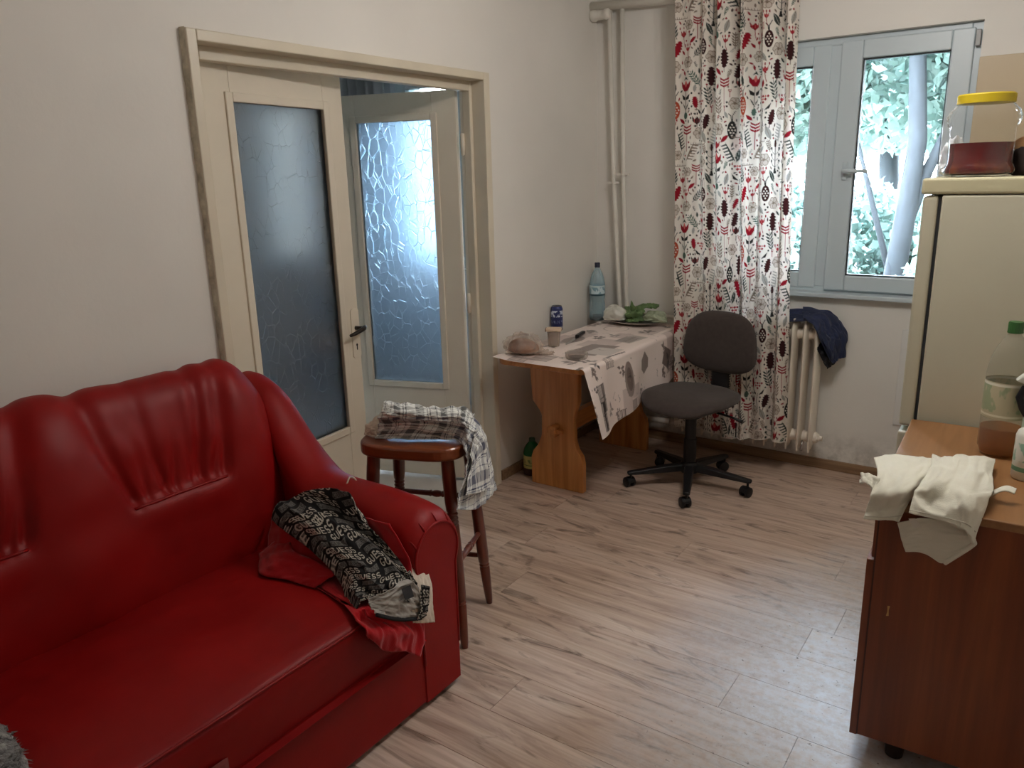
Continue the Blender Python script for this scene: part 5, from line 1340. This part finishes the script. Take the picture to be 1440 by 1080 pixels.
mk('bottom_panel', MB().box(.012, CD - .01, .018, CL - .018, .075, .093), CW_, t)
mk('shelf', MB().box(.012, CD - .01, .018, CL - .018, .545, .560), CW_, t)
for k in range(2):
    y0 = .002 + k * (CL / 2); y1 = y0 + CL / 2 - .004
    dd = mk('door', MB().box(-.008, .010, y0, y1, .070, .590), CW_, t, bevel=.002)
    yk = y1 - .03 if k == 0 else y0 + .03
    mk('knob', MB().lathe([(.006, 0), (.006, .012), (.013, .018), (.013, .024), (0, .027)], (-.008, yk, .45), 14, Matrix.Rotation(-PI / 2, 4, 'Y')), M['chrome'], dd, smooth=True)
    mk('drawer', MB().box(.002, .011, y0, y1, .597, CZ - .026), CW_, t, bevel=.002)
mk('edge_strip', MB().box(.009, .013, .0, .018, .075, CZ - .022), pm('dark_edge', (70, 34, 18), .5), t)
for x in (.10, CD - .08):
    for y in (.07, CL - .07): mk('leg', MB().lathe([(.022, 0), (.024, .02), (.030, .05), (.032, .076)], (x, y, 0), 16), pm('dark_leg', (38, 22, 14), .5), t, smooth=True)
mk('chipped_spot', MB().prism([(.050, .445), (.056, .447), (.055, .462), (.057, .475), (.051, .474), (.052, .458)], -.0006, .0004, 'y'), pm('chip', (190, 150, 90), .8), t)

# ---------------------------------------------------------------- white top on the cabinet
WT = pm('white_jersey', (222, 220, 204), .93, var=.03, vscale=10, bump=.25, bscale=320, sheen=.2, spec=.2)
t = thing('knitted_garment', 'crumpled white knit garment hanging over the near corner of the cabinet', 'clothing', (-.2, 2.0, .76))
drape('back', TSH_C, 60, 50, WT, t, .004, 1.5, 1.2, 3, .003)
drape('front_fold', TSH_B, 80, 70, WT, t, .008, 1.3, 1.5, 7, .004, fine=.0008)
drape('left_fold', TSH_A, 70, 50, WT, t, .006, 1.3, 1.2, 17, .004, fine=.0008)
B_ = np.array(TSH_B); A_ = np.array(TSH_A)
h = catmull(B_, 80, 60)[-6]; mk('hem_stitch', MB().tube([tuple(p + np.array([0, -.006, .001])) for p in h[::2]], .0012, 6), pm('stitch_beige', (196, 192, 176), .95), t, smooth=True)  # hem stitching, a little darker than the jersey
h = catmull(A_, 80, 60)[-7]; mk('hem_stitch', MB().tube([tuple(p + np.array([0, -.007, .001])) for p in h[::2]], .0012, 6), pm('stitch_beige', (196, 192, 176), .95), t, smooth=True)
mk('lower_hem', MB().tube([tuple(p + np.array([0, -.003, 0])) for p in catmull(np.array([[B_[4, 4] + (-.012, .004, .03)], [np.array(TSH_C)[1, 3]], [np.array(TSH_C)[2, 3]], [np.array(TSH_C)[2, 2]]]).repeat(2, 1), 30, 2)[:, 0]], .006, 8), WT, t, smooth=True)
mk('strap', MB().grid(catmull([[(-.062, 2.075, .772), (-.058, 2.108, .776)], [(-.035, 2.080, .792), (-.032, 2.112, .794)], [(-.012, 2.088, .786), (-.010, 2.118, .789)]], 14, 6)), WT, t, smooth=True, solid=.003)
mk('strap', MB().grid(wrinkle(catmull([[(-.335, 1.985, .780), (-.340, 2.02, .795)], [(-.315, 1.965, .790), (-.318, 2.0, .803)], [(-.297, 1.950, .775), (-.290, 1.985, .802)]], 20, 10), .006, 2, 2, 5)), WT, t, smooth=True, solid=.004)
mk('tag', MB().grid(np.array([[(-.212, 1.925, .738), (-.198, 1.925, .742)], [(-.198, 1.922, .718), (-.182, 1.922, .726)]])), pm('woven_tag', (216, 212, 200), .8), t, solid=.001)

# ---------------------------------------------------------------- bottles on the cabinet
CTOP = CZ + .0005
lm = label_mat('pale_paper_label', (196, 190, 160), [(.118, .124, (230, 226, 206), 0), (.13, .205, (160, 172, 138), 34), (.155, .182, (70, 74, 54), 11), (.205, .212, (232, 230, 214), 0)])
pet('soft_drink_bottle', 'large clear plastic bottle with green cap and some brown drink, on the cabinet', (-.068, 2.475, CTOP), .372, .0545, CLEARP, pm('green_cap', (50, 94, 44), .45), tint_plastic('amber_drink', (.80, .56, .32), .1, .35, (176, 112, 60)), .080, lm, (.112, .215))
t = thing('lotion_bottle', 'small white plastic bottle with a green printed label at the right edge of the cabinet', 'bottle', (.004, 2.300, CTOP), .3, local=True)
mk('body', MB().lathe([(.0, 0), (.030, 0), (.034, .006), (.034, .115), (.030, .128), (.016, .138), (.014, .140)], n=32), label_mat('lotion_print', (222, 222, 212), [(.024, .036, (110, 160, 136), 0), (.05, .10, (150, 186, 166), 40)]), t, smooth=True, sangle=50)
mk('cap', MB().lathe([(.016, .140), (.017, .142), (.016, .170), (0, .172)], n=24), pm('white_cap', (226, 226, 220), .4), t, smooth=True, sangle=50)
t = thing('spray_bottle', 'spray bottle with white nozzle and black trigger behind the small white bottle', 'bottle', (.024, 2.42, CTOP), math.radians(8), local=True)
mk('body', MB().lathe([(0, 0), (.042, 0), (.046, .008), (.046, .13), (.036, .165), (.016, .19), (.015, .20)], n=32, sy=.75), pm('pale_green_plastic', (188, 206, 190), .3), t, smooth=True, sangle=50)
mk('collar', MB().lathe([(.018, .20), (.019, .202), (.018, .225), (0, .226)], n=24), pm('black_plastic_gloss', (22, 22, 26), .3), t, smooth=True, sangle=50)
mk('nozzle', MB().prism([(.035, .226), (.035, .262), (-.035, .275), (-.075, .232), (-.060, .226), (-.02, .222)], -.013, .013, 'y'), pm('white_nozzle', (214, 216, 206), .4), t, bevel=.004)
mk('trigger', MB().tube([(-.020, 0, .226), (-.052, 0, .212), (-.060, 0, .185), (-.050, 0, .155), (-.038, 0, .130)], [.007, .009, .010, .009, .006], 12), pm('black_trigger', (22, 24, 32), .3), t, smooth=True)

# ---------------------------------------------------------------- fridge
FRM = pm('cream_enamel', (196, 193, 172), .34, var=.03, vscale=3)
FRD = pm('cream_door_enamel', (192, 188, 166), .34, var=.03, vscale=3)
FX, FY = -.362, 2.722
t = thing('refrigerator', 'tall cream refrigerator at the right with its side towards the room', 'refrigerator', (FX, FY, 0), math.radians(1.0), local=True)
mk('body', MB().box(.052, .63, 0, .55, .04, 1.462), FRM, t, bevel=.006)
mk('door', MB().box(.0, .043, .002, .548, .722, 1.460), FRD, t, bevel=.010, seg=3)
mk('freezer_door', MB().box(.0, .043, .002, .548, .06, .705), FRD, t, bevel=.010, seg=3)
mk('door_seal', MB().box(.043, .052, .008, .542, .06, 1.455), M['gasket'], t)
mk('top_cover', MB().box(-.006, .63, -.003, .553, 1.464, 1.512), pm('cream_top', (190, 184, 152), .4), t, bevel=.008, seg=3)
mk('handle', MB().box(-.022, 0, .50, .53, .80, 1.05), FRD, t, bevel=.006)
for x in (.08, .58):
    for y in (.05, .5): mk('foot', MB().lathe([(.018, 0), (.018, .04)], (x, y, 0), 12), BLK, t)

FTOP = 1.5125
JX, JY = -.238, 2.875
t = thing('jar', 'big ribbed glass jar with yellow lid and dark red drink on the refrigerator', 'jar', (JX, JY, FTOP), local=True)
def ribs(a, j): return 1 + (.042 * math.cos(26 * a + 1.6 * j) if 9 <= j <= 13 else 0)
jp = [(0, .004), (.085, .0), (.108, .006), (.114, .020), (.108, .036), (.103, .042), (.103, .10), (.103, .145), (.105, .155), (.109, .162), (.114, .176), (.114, .190), (.104, .208), (.090, .222), (.082, .228), (.082, .236)]
jp = [(r * .86, z * .94) for r, z in jp]
mk('glass', MB().lathe(jp, n=104, mod=ribs), GLASSC, t, smooth=True)
JL = NT('dark_red_compote'); JL.b.inputs['Base Color'].default_value = L4((74, 6, 6)); JL.b.inputs['Roughness'].default_value = .12
n = JL.noise(16, 4, .6, dist=1.0); s = JL.n('SeparateXYZ'); c = JL.n('TexCoord'); JL.l(c.outputs['Object'], s.inputs[0])
mr = JL.n('MapRange'); JL.l(s.outputs['Z'], mr.inputs[0]); mr.inputs[1].default_value = .0; mr.inputs[2].default_value = .05; mr.inputs[3].default_value = 1; mr.inputs[4].default_value = 0
r = JL.ramp(n.outputs[0], [(.45, (0, 0, 0)), (.62, (1, 1, 1))]); JL.l(JL.mix(JL.mix(1.0, mr.outputs[0], r.outputs[0], 'MULTIPLY'), L4((74, 6, 6)), L4((116, 56, 22))), JL.b.inputs['Base Color'])
mk('drink', MB().lathe([(0, .006), (.073, .005), (.092, .010), (.096, .019), (.091, .034), (.0868, .042), (.0868, .100), (0, .100)], n=48), JL.m, t, smooth=True, sangle=50)
lm_ = lambda a, j: 1 + .012 * math.cos(40 * a) if j in (1, 2) else 1
mk('lid', MB().lathe([(.069, .214), (.0775, .215), (.0775, .238), (.074, .242), (.060, .242), (0, .241)], n=80, mod=lm_), pm('yellow_plastic', (176, 154, 22), .45), t, smooth=True, sangle=40)
crumple('plastic_bag', 'crumpled clear plastic bag lying on the refrigerator behind the jar', 'bag', (-.318, 2.99, FTOP), (.050, .085, .085), tint_plastic('thin_clear_film', (.92, .94, .95), .15, .62, (232, 236, 240)), 41, .45)
t = thing('bread_loaf', 'tan loaf with a dark end lying on the refrigerator right of the jar', 'bread', (-.098, 2.99, FTOP), math.radians(70), local=True)
mk('loaf', MB().lathe([(0, -.085), (.040, -.075), (.060, -.04), (.063, .02), (.055, .065), (.050, .070)], (0, 0, .062), 28, Matrix.Rotation(-PI / 2, 4, 'Y')), pm('tan_crust', (176, 132, 92), .7, var=.2, vscale=14), t, smooth=True)
mk('dark_end', crumple_mb((.018, .048, .068), 3, .15, 24, 5, (-.082, 0, .0)), pm('burnt_end', (34, 20, 16), .8), t, smooth=True)
t = thing('carton', 'white carton standing on the refrigerator at the right edge of the view', 'carton', (-.012, 2.90, FTOP), local=True)
mk('box', MB().box(-.040, .075, -.03, .05, 0, .150), pm('white_card', (214, 210, 200), .6), t, bevel=.002)
mk('flap', MB().prism([(-.040, .150), (.075, .150), (.072, .156), (-.036, .157)], -.03, .05, 'y'), pm('white_card_flap', (206, 202, 192), .6), t)
